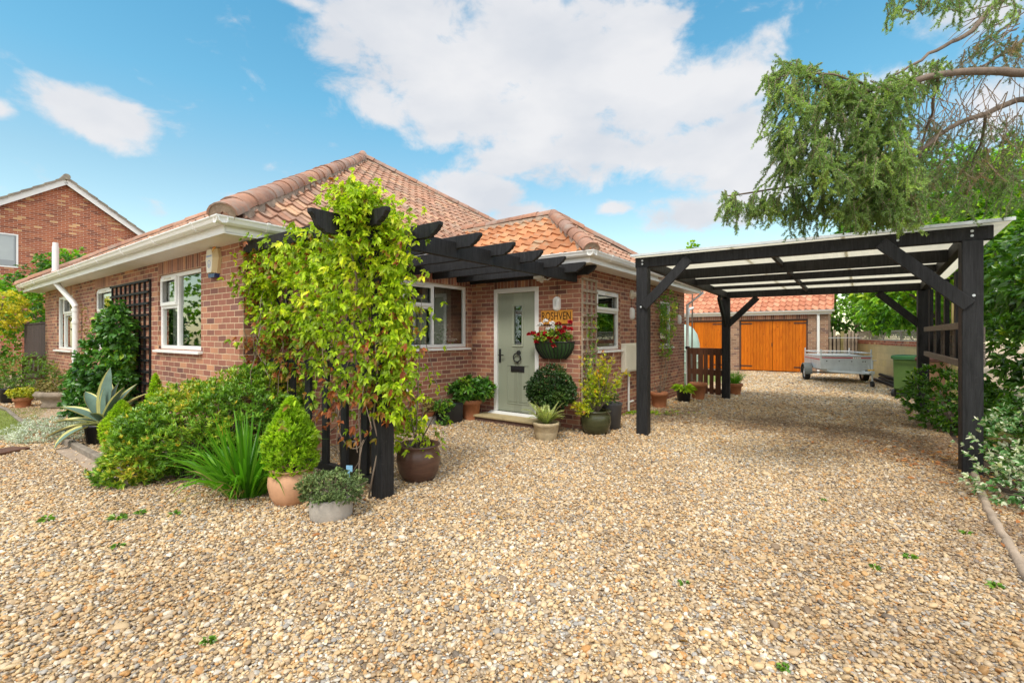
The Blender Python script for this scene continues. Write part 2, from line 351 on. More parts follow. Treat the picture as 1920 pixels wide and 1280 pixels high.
L['blade']=leafmat('blade_leaf',[(0,(.05,.17,.008)),(.6,(.10,.30,.012)),(1,(.24,.44,.03))],.35,.35,.25)
L['thyme']=leafmat('thyme_leaf',[(0,(.08,.09,.04)),(.5,(.12,.19,.06)),(1,(.26,.32,.11))],.7,.2)
L['dark']=leafmat('dark_leaf',[(0,(.028,.085,.014)),(.5,(.058,.175,.022)),(.8,(.12,.29,.030)),(1,(.32,.48,.035))],.33,.22)
L['laurel']=leafmat('laurel_leaf',[(0,(.025,.075,.010)),(.5,(.065,.175,.016)),(.85,(.17,.34,.022)),(1,(.40,.52,.03))],.25,.28)
L['tree']=leafmat('tree_leaf',[(0,(.035,.11,.010)),(.45,(.11,.29,.014)),(.8,(.26,.48,.02)),(1,(.46,.62,.03))],.45,.4)
L['yellow']=leafmat('yellow_leaf',[(0,(.16,.24,.02)),(.5,(.55,.52,.04)),(1,(.85,.72,.10))],.5,.4)
L['agave']=None
L['silver']=leafmat('silver_leaf',[(0,(.34,.40,.31)),(.5,(.54,.60,.49)),(1,(.72,.77,.66))],.8,.15,.25)
L['croton']=leafmat('croton_leaf',[(0,(.14,.24,.012)),(.4,(.33,.45,.02)),(.7,(.60,.58,.03)),(1,(.62,.22,.03))],.4,.35)
L['fern']=leafmat('fern_leaf',[(0,(.26,.36,.08)),(1,(.58,.62,.24))],.5,.35,.2)
L['box']=leafmat('box_leaf',[(0,(.014,.040,.010)),(.6,(.040,.098,.018)),(1,(.12,.19,.03))],.4,.18)
L['dry']=leafmat('dry_leaf',[(0,(.20,.16,.06)),(.5,(.32,.28,.10)),(1,(.30,.14,.07))],.6,.3)
L['litter']=leafmat('litter_leaf',[(0,(.22,.075,.02)),(.5,(.42,.17,.045)),(1,(.55,.34,.10))],.7,.2)
L['spruce']=leafmat('spruce_needle',[(0,(.26,.18,.10)),(.18,(.20,.18,.08)),(.3,(.09,.155,.05)),(.7,(.22,.34,.105)),(1,(.40,.54,.14))],.5,.35)
L['euon']=leafmat('euonymus_leaf',[(0,(.07,.19,.05)),(.5,(.13,.30,.08)),(.62,(.62,.66,.46)),(1,(.76,.77,.62))],.35,.25,.2)
# ------------------------------------------------------------------ foliage builders
def unit(a): return a/np.maximum(np.linalg.norm(a,axis=-1,keepdims=True),1e-9)
def rand_dirs(n): return unit(rng.normal(size=(n,3)))
def leaf_arrays(base, d, nrm, Ln, Wd, fold=.18, droop=.0, shape='kite'):
    """base,d,nrm (N,3); Ln,Wd (N,) -> verts, tris"""
    n=len(base); d=unit(d); s=unit(np.cross(d,nrm)); nn=np.cross(s,d); Ln=Ln[:,None]; Wd=Wd[:,None]
    dn=np.array([0,0,-1.0])
    if shape=='kite':
        v=np.stack([base, base+d*Ln*.45+s*Wd*.5+nn*Wd*fold+dn*droop*Ln*.3, base+d*Ln+dn*droop*Ln, base+d*Ln*.45-s*Wd*.5+nn*Wd*fold+dn*droop*Ln*.3],1)
        t=np.array([[0,1,2],[0,2,3]]); k=4
    else:
        def P(a,w): return base+d*Ln*a+s*Wd*w+nn*Wd*abs(w)*fold*2+dn*droop*Ln*a*a
        v=np.stack([P(0,0),P(.28,.40),P(.62,.44),P(1,0),P(.62,-.44),P(.28,-.40),P(.3,0),P(.65,0)],1)
        t=np.array([[0,1,6],[6,1,2],[6,2,7],[7,2,3],[7,3,4],[6,7,4],[6,4,5],[0,6,5]]); k=8
    T=(t[None]+np.arange(n)[:,None,None]*k).reshape(-1,3)
    return v.reshape(-1,3),T,k
def tufts(tips, ax, per, Ln, Wd, spread=1.0, droop=.15, shape='kite', tone=None, tjit=.15, up=.3, back=.0):
    n=len(tips); B=np.repeat(tips,per,0); A=np.repeat(unit(ax),per,0)
    r=rand_dirs(n*per); r=unit(r-A*np.sum(r*A,1,keepdims=True))
    d=unit(A+r*spread*rng.uniform(.5,1.3,(n*per,1)))
    nrm=unit(A*.8-r*.6+np.array([0,0,up])+rng.normal(size=(n*per,3))*.25)
    B=B-A*(rng.random((n*per,1))*back)
    l=Ln*rng.uniform(.65,1.25,n*per); w=Wd*rng.uniform(.7,1.2,n*per)
    V,T,k=leaf_arrays(B,d,nrm,l,w,droop=droop,shape=shape)
    tn=np.full(n,.5) if tone is None else tone
    tn=np.clip(np.repeat(tn,per)+rng.normal(size=n*per)*tjit,0,1); return V,T,np.repeat(tn,k)
def join(parts):
    V=[];T=[];N=[];o=0
    for v,t,n in parts: V.append(v);T.append(t+o);N.append(n);o+=len(v)
    return np.concatenate(V),np.concatenate(T),np.concatenate(N)
def blob_points(blobs, n, inner=.25, zmin=.0, lump=.25):
    """points on lumpy ellipsoids [(c, (rx,ry,rz))], returns pos, outward axis"""
    w=np.array([b[1][0]*b[1][1]+b[1][1]*b[1][2]+b[1][0]*b[1][2] for b in blobs]); w=w/w.sum()
    P=[];A=[]
    for (c,r),k in zip(blobs,w):
        m=int(n*k*1.25)+4; d=rand_dirs(m); s=np.where(rng.random(m)<inner, rng.uniform(.45,.9,m), rng.uniform(.88,1.03,m))
        lm=np.array([mnoise.noise(Vector((x*2.6+c[0]*3,y*2.6+c[1]*3,z*2.6+c[2]*3))) for x,y,z in d]); s=s*(1+lump*lm)
        p=np.array(c)+d*np.array(r)*s[:,None]; P.append(p); A.append(unit(d/np.array(r)))
    P=np.concatenate(P);A=np.concatenate(A)
    keep=P[:,2]>zmin
    for c,r in blobs: keep &= ~((((P-np.array(c))/(np.array(r)*.62))**2).sum(1)<1)|(rng.random(len(P))<.12)
    P=P[keep];A=A[keep]; idx=rng.permutation(len(P))[:n]; return P[idx],A[idx]
def pnoise(P, sc, off=0): return np.array([mnoise.noise(Vector((p[0]*sc+off,p[1]*sc,p[2]*sc))) for p in P])
def bush(parent, blobs, n, per, Ln, Wd, mat, name='foliage', spread=.9, droop=.15, upmix=.5, tone0=.45, tvar=.5, shape='kite', inner=.25, zmin=.02, lump=.25, young=0.0, nsc=3.0, tjit=.15):
    P,A=blob_points(blobs,n,inner,zmin,lump); A=unit(A+np.array([0,0,upmix])+rng.normal(size=A.shape)*.25)
    tn=tone0+tvar*pnoise(P,nsc)+young*(rng.random(len(P))<.25)*rng.random(len(P))
    V,T,N=tufts(P,A,per,Ln,Wd,spread,droop,shape,np.clip(tn,0,1),tjit,back=Ln*.6)
    return np_mesh(name,V,T,mat,parent,N)
def stems(parent, base, tips, mat, r0=.012, r1=.004, name='stem', bend=.15, n=5):
    mb=MB()
    for t in tips:
        b=Vector(base)+Vector(rng.normal(size=3)*.01); t=Vector(t); mid=b.lerp(t,.5)+Vector(rng.normal(size=3)*bend*(t-b).length*.4)
        mb.tube([b,b.lerp(mid,.6),mid,mid.lerp(t,.5),t],[r0,r0*.85,(r0+r1)/2,r1*1.2,r1],n)
    return mb.build(name,mat,parent,smooth=True)
def tree(label, loc, trunk_h, blobs, n, leaf, mat, per=5, name='leafy_tree', cat='tree', group=None, trunk_r=.14, tone0=.5, tvar=.8, shape='kite', spread=1.2, nsc=.9, inner=.35, lump=.4):
    t=thing(name,label,cat,loc,group=group)
    bush(t,blobs,n,per,leaf,leaf*.55,mat,'crown',spread=spread,droop=.3,upmix=.35,tone0=tone0,tvar=tvar,shape=shape,nsc=nsc,inner=inner,zmin=.1,lump=lump)
    mb=MB(); mb.tube([(0,0,-.1),(.03,.02,trunk_h*.5),(0,.05,trunk_h)],[trunk_r,trunk_r*.8,trunk_r*.55],10)
    for c,r in blobs: 
        m=Vector((0,.05,trunk_h*.75)); e=Vector(c); mb.tube([m,m.lerp(e,.5)+Vector((0,0,.15)),e],[trunk_r*.5,trunk_r*.3,.015],7)
    mb.build('trunk',M['bark'],t,smooth=True); return t
# ------------------------------------------------------------------ HOUSE
HOUSE=thing('bungalow','brick bungalow with pantiled hip roof, white gutters and sage green front door','house',P1,PHI)
def wall(mb, o, r, n, L, z0, z1, ops, rev=.07, uo=0.0, base_m=0, sold=True):
    """brick skin with openings [(a0,a1,b0,b1)], soldier course over each"""
    mb.fr(o,r,n); As=sorted({0,L,*[x for q in ops for x in q[:2]]}); Bs=sorted({z0,z1,*[x for q in ops for x in q[2:4]],*[q[3]+.225 for q in ops if sold and q[3]+.225<z1-.01]})
    for i in range(len(As)-1):
        for j in range(len(Bs)-1):
            a0,a1,b0,b1=As[i],As[i+1],Bs[j],Bs[j+1]; am,bm=(a0+a1)/2,(b0+b1)/2
            if any(q[0]<am<q[1] and q[2]<bm<q[3] for q in ops): continue
            top=[q for q in ops if sold and q[0]<am<q[1] and abs(b0-q[3])<1e-4]
            mb.m=1 if top else base_m; zo=b0 if top else 0
            mb.face([mb.mp(a0,b0,0),mb.mp(a1,b0,0),mb.mp(a1,b1,0),mb.mp(a0,b1,0)],[(a0+uo,b0-zo),(a1+uo,b0-zo),(a1+uo,b1-zo),(a0+uo,b1-zo)])
    mb.m=base_m
    for a0,a1,b0,b1 in [q[:4] for q in ops]:
        for p in (((a0,b0),(a0,b1)),((a1,b1),(a1,b0)),((a0,b1),(a1,b1)),((a1,b0),(a0,b0))):
            (xa,ya),(xb,yb)=p; l=abs(xb-xa)+abs(yb-ya)
            mb.face([mb.mp(xa,ya,0),mb.mp(xb,yb,0),mb.mp(xb,yb,-rev-.06),mb.mp(xa,ya,-rev-.06)],[(0,ya),(0,ya+l),(rev,ya+l),(rev,ya)])
def window(parent, o, r, n, a0,a1,b0,b1, lights, rec=.05, sill=True, glassm='glass', label=None):
    """lights: list of (x0,x1,[(y0,y1,opening)...]) fractions in metres inside a0..a1"""
    fw=.055; mb=MB().fr(o,r,n); c0,c1=-rec-.05,-rec+.01
    mb.box(a0,a1,b0,b0+fw,c0,c1).box(a0,a1,b1-fw,b1,c0,c1).box(a0,a0+fw,b0+fw,b1-fw,c0,c1).box(a1-fw,a1,b0+fw,b1-fw,c0,c1)
    for x in sorted({l[0] for l in lights}|{l[1] for l in lights})[1:-1]: mb.box(x-fw/2,x+fw/2,b0+fw,b1-fw,c0,c1-.001)
    panes=[];sashes=[]
    for x0,x1,ys in lights:
        xa=x0+(fw if abs(x0-a0)<1e-6 else fw/2); xb=x1-(fw if abs(x1-a1)<1e-6 else fw/2)
        yv=sorted({y for q in ys for y in q[:2]})
        for y in yv[1:-1]: mb.box(xa,xb,y-fw/2,y+fw/2,c0,c1-.002)
        for y0,y1,op in ys:
            ya=y0+(fw if abs(y0-b0)<1e-6 else fw/2); yb=y1-(fw if abs(y1-b1)<1e-6 else fw/2)
            if op: sashes.append((xa,xb,ya,yb)); e=.045
            else: e=.012
            panes.append((xa+e,xb-e,ya+e,yb-e,op))
    w=mb.build('window',M['upvc'],parent,bevel=.004)
    if label: w['label']=label
    for xa,xb,ya,yb in sashes:
        s=MB().fr(o,r,n); e=.05; d0,d1=c1,c1+.022; xa-=.012; xb+=.012; ya-=.012; yb+=.012
        s.box(xa,xb,ya,ya+e,d0,d1).box(xa,xb,yb-e,yb,d0,d1).box(xa,xa+e,ya+e,yb-e,d0,d1).box(xb-e,xb,ya+e,yb-e,d0,d1); s.build('sash',M['upvc'],w,bevel=.004)
        if yb-ya<.55:
            s=MB().fr(o,r,n); m=(xa+xb)/2; s.box(m-.12,m+.12,yb-.028,yb-.014,d1,d1+.012); s.build('trickle_vent',M['iron'] if False else M['cream_plastic'],w)
    for xa,xb,ya,yb,op in panes:
        s=MB().fr(o,r,n); c=c1-.03; s.face([s.mp(xa,ya,c),s.mp(xb,ya,c),s.mp(xb,yb,c),s.mp(xa,yb,c)]); s.build('pane',M[glassm],w)
    if sill:
        s=MB().fr(o,r,n); s.prism([(-rec-.04,b0+.004),(.055,b0-.016),(.055,b0-.046),(-rec-.04,b0-.03)], lambda c,b,t: s.mp(a0-.05+t,b,c), a1-a0+.10); s.build('sill',M['upvc'],w)
    return w
LA=10.8; XB=4.065; XD=9.86; EZ=2.6
# wall A : plane x=0, seen from -x, right = -y
fA=dict(o=(0,0,0), r=(0,-1,0), n=(-1,0,0))
def ya(u): return ray_x(u,0)[0]
a1=(ya(296),ya(377)); a2=(ya(178),ya(209)); a3=(ya(106),ya(136))
def opA(p,b0,b1): return (LA-p[0],LA-p[1],b0,b1)
opsA=[opA(a1,1.30,2.41),opA(a2,1.25,2.41),opA(a3,1.18,2.41)]
mb=MB(); wall(mb,(0,LA,0),(0,-1,0),(-1,0,0),LA,-.05,EZ,opsA); mb.build('front_wall',[M['brick'],M['soldier']],HOUSE)
# kitchen wall B : plane y=0
kx0,kx1=ray_y(752,0)[0],ray_y(876,0)[0]
opsB=[(kx0,kx1,1.29,2.40)]
mb=MB(); wall(mb,(0,0,0),(1,0,0),(0,-1,0),XB,-.05,EZ,opsB,uo=.11); mb.build('kitchen_wall',[M['brick'],M['soldier']],HOUSE)
# porch wall (door) plane x=XB, seen from -x
YD=-2.27
def yd(u): return ray_x(u,XB)[0]
d0,d1=-yd(926),-yd(1010)
opsC=[(d0,d1,.15,2.33)]
mb=MB(); wall(mb,(XB,0,0),(0,-1,0),(-1,0,0),-YD,-.05,EZ,opsC,rev=.09); mb.build('porch_wall',[M['brick'],M['soldier']],HOUSE)
def xd(u): return ray_y(u,YD)[0]
wd0,wd1=xd(1119),xd(1163); we0,we1=xd(1238),xd(1251)
opsD=[(wd0-XB,wd1-XB,1.25,2.30),(we0-XB,we1-XB+.35,1.25,2.30)]
mb=MB(); wall(mb,(XB,YD,0),(1,0,0),(0,-1,0),XD-XB,-.05,EZ,opsD,sold=False,uo=.05); mb.build('side_wall',[M['brick'],M['soldier']],HOUSE)
mb=MB(); wall(mb,(XD,YD,0),(0,1,0),(1,0,0),LA-YD,-.05,EZ,[]); wall(mb,(XD,LA,0),(-1,0,0),(0,1,0),XD,-.05,EZ,[]); mb.build('rear_wall',[M['brick'],M['soldier']],HOUSE)
# interior ceiling and partitions keep rooms dark
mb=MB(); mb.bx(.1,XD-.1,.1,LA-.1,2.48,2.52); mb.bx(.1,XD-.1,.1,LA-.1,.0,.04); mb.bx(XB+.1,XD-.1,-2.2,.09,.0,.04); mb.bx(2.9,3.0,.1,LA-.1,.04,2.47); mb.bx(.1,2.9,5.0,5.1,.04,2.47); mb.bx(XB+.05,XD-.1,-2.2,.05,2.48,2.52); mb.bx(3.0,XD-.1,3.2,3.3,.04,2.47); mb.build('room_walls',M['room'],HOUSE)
W=a1; w=LA
A=dict(o=(0,LA,0), r=(0,-1,0), n=(-1,0,0))
def mid(q,f): return q[0]+(q[1]-q[0])*f
q=opsA[0]; m=mid(q,.42)
window(HOUSE,**A,a0=q[0],a1=q[1],b0=q[2],b1=q[3],lights=[(q[0],m,[(q[2],1.93,False),(1.93,q[3],True)]),(m,q[1],[(q[2],q[3],False)])])
q=opsA[1]
window(HOUSE,**A,a0=q[0],a1=q[1],b0=q[2],b1=q[3],lights=[(q[0],q[1],[(q[2],1.95,False),(1.95,q[3],True)])])
q=opsA[2]; m=mid(q,.36)
window(HOUSE,**A,a0=q[0],a1=q[1],b0=q[2],b1=q[3],lights=[(q[0],m,[(q[2],q[3],False)]),(m,q[1],[(q[2],1.98,False),(1.98,q[3],True)])])
Bf=dict(o=(0,0,0), r=(1,0,0), n=(0,-1,0)); q=opsB[0]; m=ray_y(815,0)[0]
window(HOUSE,**Bf,a0=q[0],a1=q[1],b0=q[2],b1=q[3],lights=[(q[0],m,[(q[2],1.98,False),(1.98,q[3],True)]),(m,q[1],[(q[2],q[3],False)])])
Df=dict(o=(XB,YD,0), r=(1,0,0), n=(0,-1,0)); q=opsD[0]
window(HOUSE,**Df,a0=q[0],a1=q[1],b0=q[2],b1=q[3],lights=[(q[0],q[1],[(q[2],1.93,False),(1.93,q[3],True)])])
q=opsD[1]
window(HOUSE,**Df,a0=q[0],a1=q[1],b0=q[2],b1=q[3],lights=[(q[0],q[1],[(q[2],q[3],False)])])
# curtains / blinds inside
def inner(nm, mat, f, a0,a1,b0,b1,c, waves=0):
    s=MB().fr(**f); N=max(1,waves*4)
    for i in range(N):
        xa=a0+(a1-a0)*i/N; xb=a0+(a1-a0)*(i+1)/N; ca=c+.03*math.sin(i*math.pi/2) if waves else c; cb=c+.03*math.sin((i+1)*math.pi/2) if waves else c
        s.face([s.mp(xa,b0,ca),s.mp(xb,b0,cb),s.mp(xb,b1,cb),s.mp(xa,b1,ca)])
    s.build(nm,M[mat],HOUSE)
q=opsA[1]; inner('curtain','curtain',A,q[0],q[1],q[2],q[3],-.25,6)
q=opsB[0]; inner('blind','blind',Bf,m+.5,q[1]+.1,q[2],q[3],-.5); inner('room_panel','blind',Bf,q[0]-.2,m+.25,q[2]-.3,2.25,-2.4)
q=opsA[0]; inner('curtain','curtain',A,q[0],q[0]+.16,q[2],q[3],-.22,2); inner('curtain','curtain',A,q[1]-.12,q[1]+.05,q[2],q[3],-.22,2)
# flowers on the kitchen window ledge
def ledge_flower(x, h, label, petal, pot):
    t=thing('vase_of_flowers',label,'flowers',hw(x,.19,1.29),PHI); s=MB(); s.lathe([(0,0),(.035,0),(.05,.05),(.04,.1),(.03,.1)],n=12); s.build('vase',M[pot],t,smooth=True)
    P=np.array([[rng.normal()*.07,rng.normal()*.04,.12+rng.random()*(h-.12)] for _ in range(40)]); V,T,N=tufts(P,rand_dirs(40),6,.03,.025,1.2); np_mesh('blossoms',V,T,M[petal],t,N)
    P=P*np.array([1,1,.75]); V,T,N=tufts(P[:20],rand_dirs(20),4,.05,.02,1); np_mesh('leaves',V,T,L['dark'],t,N)
ledge_flower(ray_y(829,.19)[0],.42,'tall vase of white flowers behind the right pane of the kitchen window','petal_white','white_paint')
ledge_flower(ray_y(772,.19)[0],.20,'short pale blue and white posy behind the left pane of the kitchen window','petal_white','blue_print')
ledge_flower(ray_y(845,.19)[0],.16,'small pink pot of flowers low in the kitchen window','petal_white','terrapink')
# ---- door
s=MB().fr((XB,0,0),(0,-1,0),(-1,0,0)); fw=.075; b0,b1=.15,2.33; c0,c1=-.08,.006
s.box(d0,d0+fw,b0,b1,c0,c1).box(d1-fw,d1,b0,b1,c0,c1).box(d0+fw,d1-fw,b1-fw,b1,c0,c1); s.build('door_frame',M['upvc'],HOUSE,bevel=.006)
s=MB().fr((XB,0,0),(0,-1,0),(-1,0,0)); s.prism([(-.08,.15),(.0,.15),(.10,.12),(.10,.045),(0,.045),(-.08,.045)],lambda c,b,t:s.mp(d0-.06+t,b,c),d1-d0+.12); s.build('threshold',M['upvc'],HOUSE)
da,db=d0+fw+.006,d1-fw-.006; dz0,dz1=.155,2.33-fw-.006; dc=-.03
gm=(da+db)/2+.03
gx0,gx1,gz0,gz1=gm-.085,gm+.085,1.34,2.02
s=MB().fr((XB,0,0),(0,-1,0),(-1,0,0))
s.box(da,gx0,dz0,dz1,dc-.045,dc).box(gx1,db,dz0,dz1,dc-.045,dc).box(gx0,gx1,dz0,gz0,dc-.045,dc).box(gx0,gx1,gz1,dz1,dc-.045,dc)
DOOR=s.build('door',M['sage'],HOUSE)
s=MB().fr((XB,0,0),(0,-1,0),(-1,0,0)); e=.035
s.box(gx0-e,gx1+e,gz1,gz1+e,dc,dc+.012).box(gx0-e,gx1+e,gz0-e,gz0,dc,dc+.012).box(gx0-e,gx0,gz0,gz1,dc,dc+.012).box(gx1,gx1+e,gz0,gz1,dc,dc+.012); s.build('glazing_bead',M['sage'],DOOR,bevel=.003)
s=MB().fr((XB,0,0),(0,-1,0),(-1,0,0)); s.face([s.mp(gx0,gz0,dc-.02),s.mp(gx1,gz0,dc-.02),s.mp(gx1,gz1,dc-.02),s.mp(gx0,gz1,dc-.02)]); s.build('pane',M['glass'],DOOR)
s=MB().fr((XB,0,0),(0,-1,0),(-1,0,0))    # lower panels: raised stiles
for x0,x1,z0,z1 in ((gm-.235,gm-.225,.30,.98),(gm+.225,gm+.235,.30,.98),(gm-.225,gm+.225,.97,.98),(gm-.225,gm+.225,.30,.31),(gm-.008,gm+.008,.31,.97),(gm-.20,gm-.02,.34,.345),(gm+.02,gm+.20,.34,.345)): s.box(x0,x1,z0,z1,dc,dc+.009)
s.build('panel_moulding',M['sage'],DOOR)
s=MB().fr((XB,0,0),(0,-1,0),(-1,0,0)); s.box(da+.02,da+.062,1.02,1.26,dc,dc+.012); s.tube([s.mp(da+.04,1.15,dc),s.mp(da+.04,1.15,dc+.05),s.mp(da+.15,1.15,dc+.05)],.010,8); s.build('handle',M['iron'],DOOR)
s=MB().fr((XB,0,0),(0,-1,0),(-1,0,0)); s.tube([s.mp(gm+.02,1.20,dc),s.mp(gm+.02,1.20,dc+.035)],[.045,.03],14); s.tube([s.mp(gm+.02+.075*math.sin(k/20*2*math.pi)-.02,1.115+.075*math.cos(k/20*2*math.pi),dc+.03) for k in range(21)],.011,8); s.tube([s.mp(gm,1.035,dc),s.mp(gm,1.035,dc+.03)],.018,10); s.build('knocker',M['iron'],DOOR)
s=MB().fr((XB,0,0),(0,-1,0),(-1,0,0)); s.box(gm-.15,gm+.14,.86,.965,dc,dc+.012).box(gm-.11,gm+.10,.89,.935,dc+.012,dc+.020); s.build('letter_plate',M['iron'],DOOR,bevel=.003)
# ---- eaves: soffit, fascia, gutter, tiles
OV=.35
def eave(p, q, out, ends=(0,0), fe=0.0):
    """p->q along the wall line (house axes, z ignored), out = outward unit"""
    p=Vector(p);q=Vector(q);out=Vector(out);d=(q-p).normalized(); p0=p-d*ends[0]; q0=q+d*ends[1]
    s=MB(); z0=EZ
    f=lambda c,b,t: p0+d*t+out*c+Vector((0,0,b)); Ln=(q0-p0).length
    s.prism([(0.001,z0+.001),(OV-.02,z0+.001),(OV-.02,z0+.013),(0.001,z0+.013)],f,Ln); f2=lambda c,b,t: p0-d*fe+d*t+out*c+Vector((0,0,b)); s.prism([(OV-.02,z0-.012),(OV,z0-.012),(OV,z0+.15),(OV-.02,z0+.15)],f2,Ln+fe)
    return s
def gutter(parent,p,q,out,nbr=6):
    p=Vector(p);q=Vector(q);out=Vector(out);d=(q-p).normalized(); Ln=(q-p).length
    prof=[(0,.0),(0,-.062),(.02,-.078),(.06,-.082),(.085,-.062),(.098,-.03),(.112,-.012),(.112,.0),(.104,.0),(.092,-.02),(.08,-.055),(.06,-.074),(.02,-.07),(.008,-.06),(.008,0)]
    s=MB(); s.prism(prof,lambda c,b,t:p+d*t+out*c+Vector((0,0,b)),Ln)
    g=s.build('gutter',M['upvc'],parent)
    for k in range(nbr):
        t=Ln*(k+.5)/nbr; s=MB()
        s.prism([(-.003,.004),(-.003,-.072),(.02,-.088),(.063,-.092),(.092,-.068),(.108,-.03),(.121,-.01),(.121,.006)],lambda c,b,tt:p+d*(t+tt)+out*c+Vector((0,0,b)),.035)
        s.build('gutter_bracket',M['upvc'],g)
    return g
GZ=2.755
def eave_run(p,q,out,e,g0,g1,nbr,fe=0.0,dz=0.0):
    s=eave(p,q,out,e,fe); s.build('fascia',M['white_paint'],HOUSE)
    p=Vector(p);q=Vector(q);out=Vector(out);d=(q-p).normalized(); gutter(HOUSE,p-d*g0+out*OV+Vector((0,0,GZ+dz)),q+d*g1+out*OV+Vector((0,0,GZ+dz)),out,nbr)
eave_run((0,0,0),(0,LA,0),(-1,0,0),(OV,.35),OV+.112,.4,9)
eave_run((0,0,0),(XB-OV,0,0),(0,-1,0),(-.001,0),OV+.104,-.1,4,OV-.022,-.002)
eave_run((XB,0,0),(XB,YD,0),(-1,0,0),(-OV,OV),-OV-.1,OV+.112,2)
eave_run((XB,YD,0),(XD,YD,0),(0,-1,0),(-.001,.3),OV+.104,.3,5,OV-.022,-.002)
def pantile(mb, e0, ed, Ln, ud, n, poly_lr, smax, w=.225, g=.30, A=.024, zt=.03, x_off=0):
    """tiles on a plane: e0 + x*ed + s*ud + h*n ; poly_lr(s)->(xl,xr)"""
    K=6; rows=int(smax/g)+1
    prof=[(k/K, A*(math.sin(2*math.pi*k/K+.3) + .35*math.sin(4*math.pi*k/K))) for k in range(K+1)]
    for i in range(rows):
        s0=i*g; s1=min((i+1)*g+.02,smax)
        if s0>=smax: break
        l0,r0=poly_lr(s0); l1,r1=poly_lr(s1)
        for j in range(int(min(l0,l1)/w)-1,int(max(r0,r1)/w)+2):
            xa=j*w+x_off; xb=xa+w+.012
            if xb<min(l0,l1) or xa>max(r0,r1): continue
            jit=float(rng.normal())*.003; tl=float(rng.normal())*.004
            low=[];lo2=[];hi=[]
            for f,h in prof:
                x=xa+(xb-xa)*f; x0=min(max(x,l0),r0); x1=min(max(x,l1),r1)
                lo2.append(e0+ed*x0+ud*(s0+jit)+n*(h*.55-.012)); low.append(e0+ed*x0+ud*(s0+jit)+n*(h+zt+tl*(f-.5)*2)); hi.append(e0+ed*x1+ud*s1+n*(h*.95))
            if (low[0]-low[-1]).length<.01 and (hi[0]-hi[-1]).length<.01: continue
            b=len(mb.v); mb.v += [tuple(p) for p in lo2+low+hi]; m=K+1
            for k in range(K):
                for o in (0,m): mb.f.append((b+o+k,b+o+k+1,b+o+m+k+1,b+o+m+k)); mb.uv += [(0,0)]*4; mb.mi.append(mb.m)
def roofplane(parent, name, a, b, pk, mat, crop=None, g=.30, A=.024):
    """triangle/trapezoid a->b eave (viewed from outside, a left), pk = list of top points (1 or 2: left,right)"""
    a=Vector(a);b=Vector(b); ed=(b-a).normalized(); Ln=(b-a).length; tl=Vector(pk[0]); tr=Vector(pk[-1])
    v=tl-a; v=v-ed*v.dot(ed); smax=v.length; ud=v.normalized(); n=ed.cross(ud).normalized()
    if n.z<0: n=-n
    xl=(tl-a).dot(ed); xr=(tr-a).dot(ed)
    def lr(s): f=max(0,min(1,s/smax)); return xl*f, Ln+(xr-Ln)*f
    if crop: lr=crop(lr)
    mb=MB(); pantile(mb,a,ed,Ln,ud,n,lr,smax,g=g,A=A)
    o=mb.build(name,mat,parent)
    s=MB(); s.face([a-n*.03,b-n*.03,tr-n*.03]+([tl-n*.03] if len(pk)>1 else [])); s.build('roof_deck',M['mortar'],o); return o
def hiprow(parent, a, b, r=.125, seg=.32, mat='hip', name='hip_tiles', cap=True, bed=True, lift=.04):
    a=Vector(a)+Vector((0,0,lift));b=Vector(b)+Vector((0,0,lift)); d=(b-a).normalized(); sd=d.cross(Vector((0,0,1))).normalized(); up=sd.cross(d); n=int((b-a).length/seg); seg=(b-a).length/n; s=MB(); K=8
    for i in range(n):
        p=a+d*seg*i; q=a+d*(seg*(i+1)+.03); jr=1+float(rng.normal())*.02; off=sd*float(rng.normal())*.006+up*float(rng.normal())*.004
        r0=r*1.06*jr; r1=r*.97; base=len(s.v)
        for (e,rr) in ((p,r0*.86),(p,r0),(q,r1)):
            for k in range(K+1):
                th=math.pi*k/K; s.v.append(tuple(e+off+sd*rr*1.08*math.cos(th)+up*rr*(math.sin(th)*.95-.12)))
        for o in (0,K+1):
            for k in range(K): s.f.append((base+o+k,base+o+k+1,base+o+K+1+k+1,base+o+K+1+k)); s.uv += [(0,0)]*4; s.mi.append(0)
    o=s.build(name,M[mat],parent,smooth='auto')
    if bed:
        s=MB(); 
        if cap:
            pts=[a+sd*r*1.0*math.cos(math.pi*k/12)+up*r*(math.sin(math.pi*k/12)*.9-.12) for k in range(13)]; pts=[a-up*r*.55-sd*r*.8]+pts[::-1]+[a-up*r*.55+sd*r*.8]; pts=[p+d*.012 for p in pts]; s.face(pts)
        N=int((b-a).length/.1)
        for sg in (-1,1):
            pv=None
            if sg==1: s.build('mortar_bed',M['mortar'],o); s=MB()
            for i in range(2 if cap else 0,N+1):
                c=a+d*(b-a).length*i/N; w=r*(1.03+.16*float(rng.random())); t0=c+sd*sg*r*.95-up*.02; t1=c+sd*sg*w-up*(.09+.02*float(rng.random())); t2=c+sd*sg*w*.9-up*.2
                if pv: s.face([pv[0],t0,t1,pv[1]]); s.face([pv[1],t1,t2,pv[2]])
                pv=(t0,t1,t2)
        s.build('mortar_bed',M['mortar'],o)
    return o
RZ=2.735; AP=Vector((5.53,5.34,6.49)); e=OV+.06
E1=Vector((-e,-e,RZ)); E0=Vector((-e,LA+.4,RZ)); E2=Vector((XD+e+1.2,-e,RZ)); E3b=Vector((XD+e+1.2,LA+.4,RZ))
ROOF_A=roofplane(HOUSE,'roof_slope',E0,E1,[AP],M['tile'])
ROOF_B=roofplane(HOUSE,'roof_slope',E1,E2,[AP],M['tile'])
s=MB(); s.face([E2,E3b,AP]); s.face([E3b,E0,AP]); s.build('rear_roof',M['tile'],HOUSE)
hiprow(HOUSE,E1+(AP-E1).normalized()*.02,AP,r=.14)
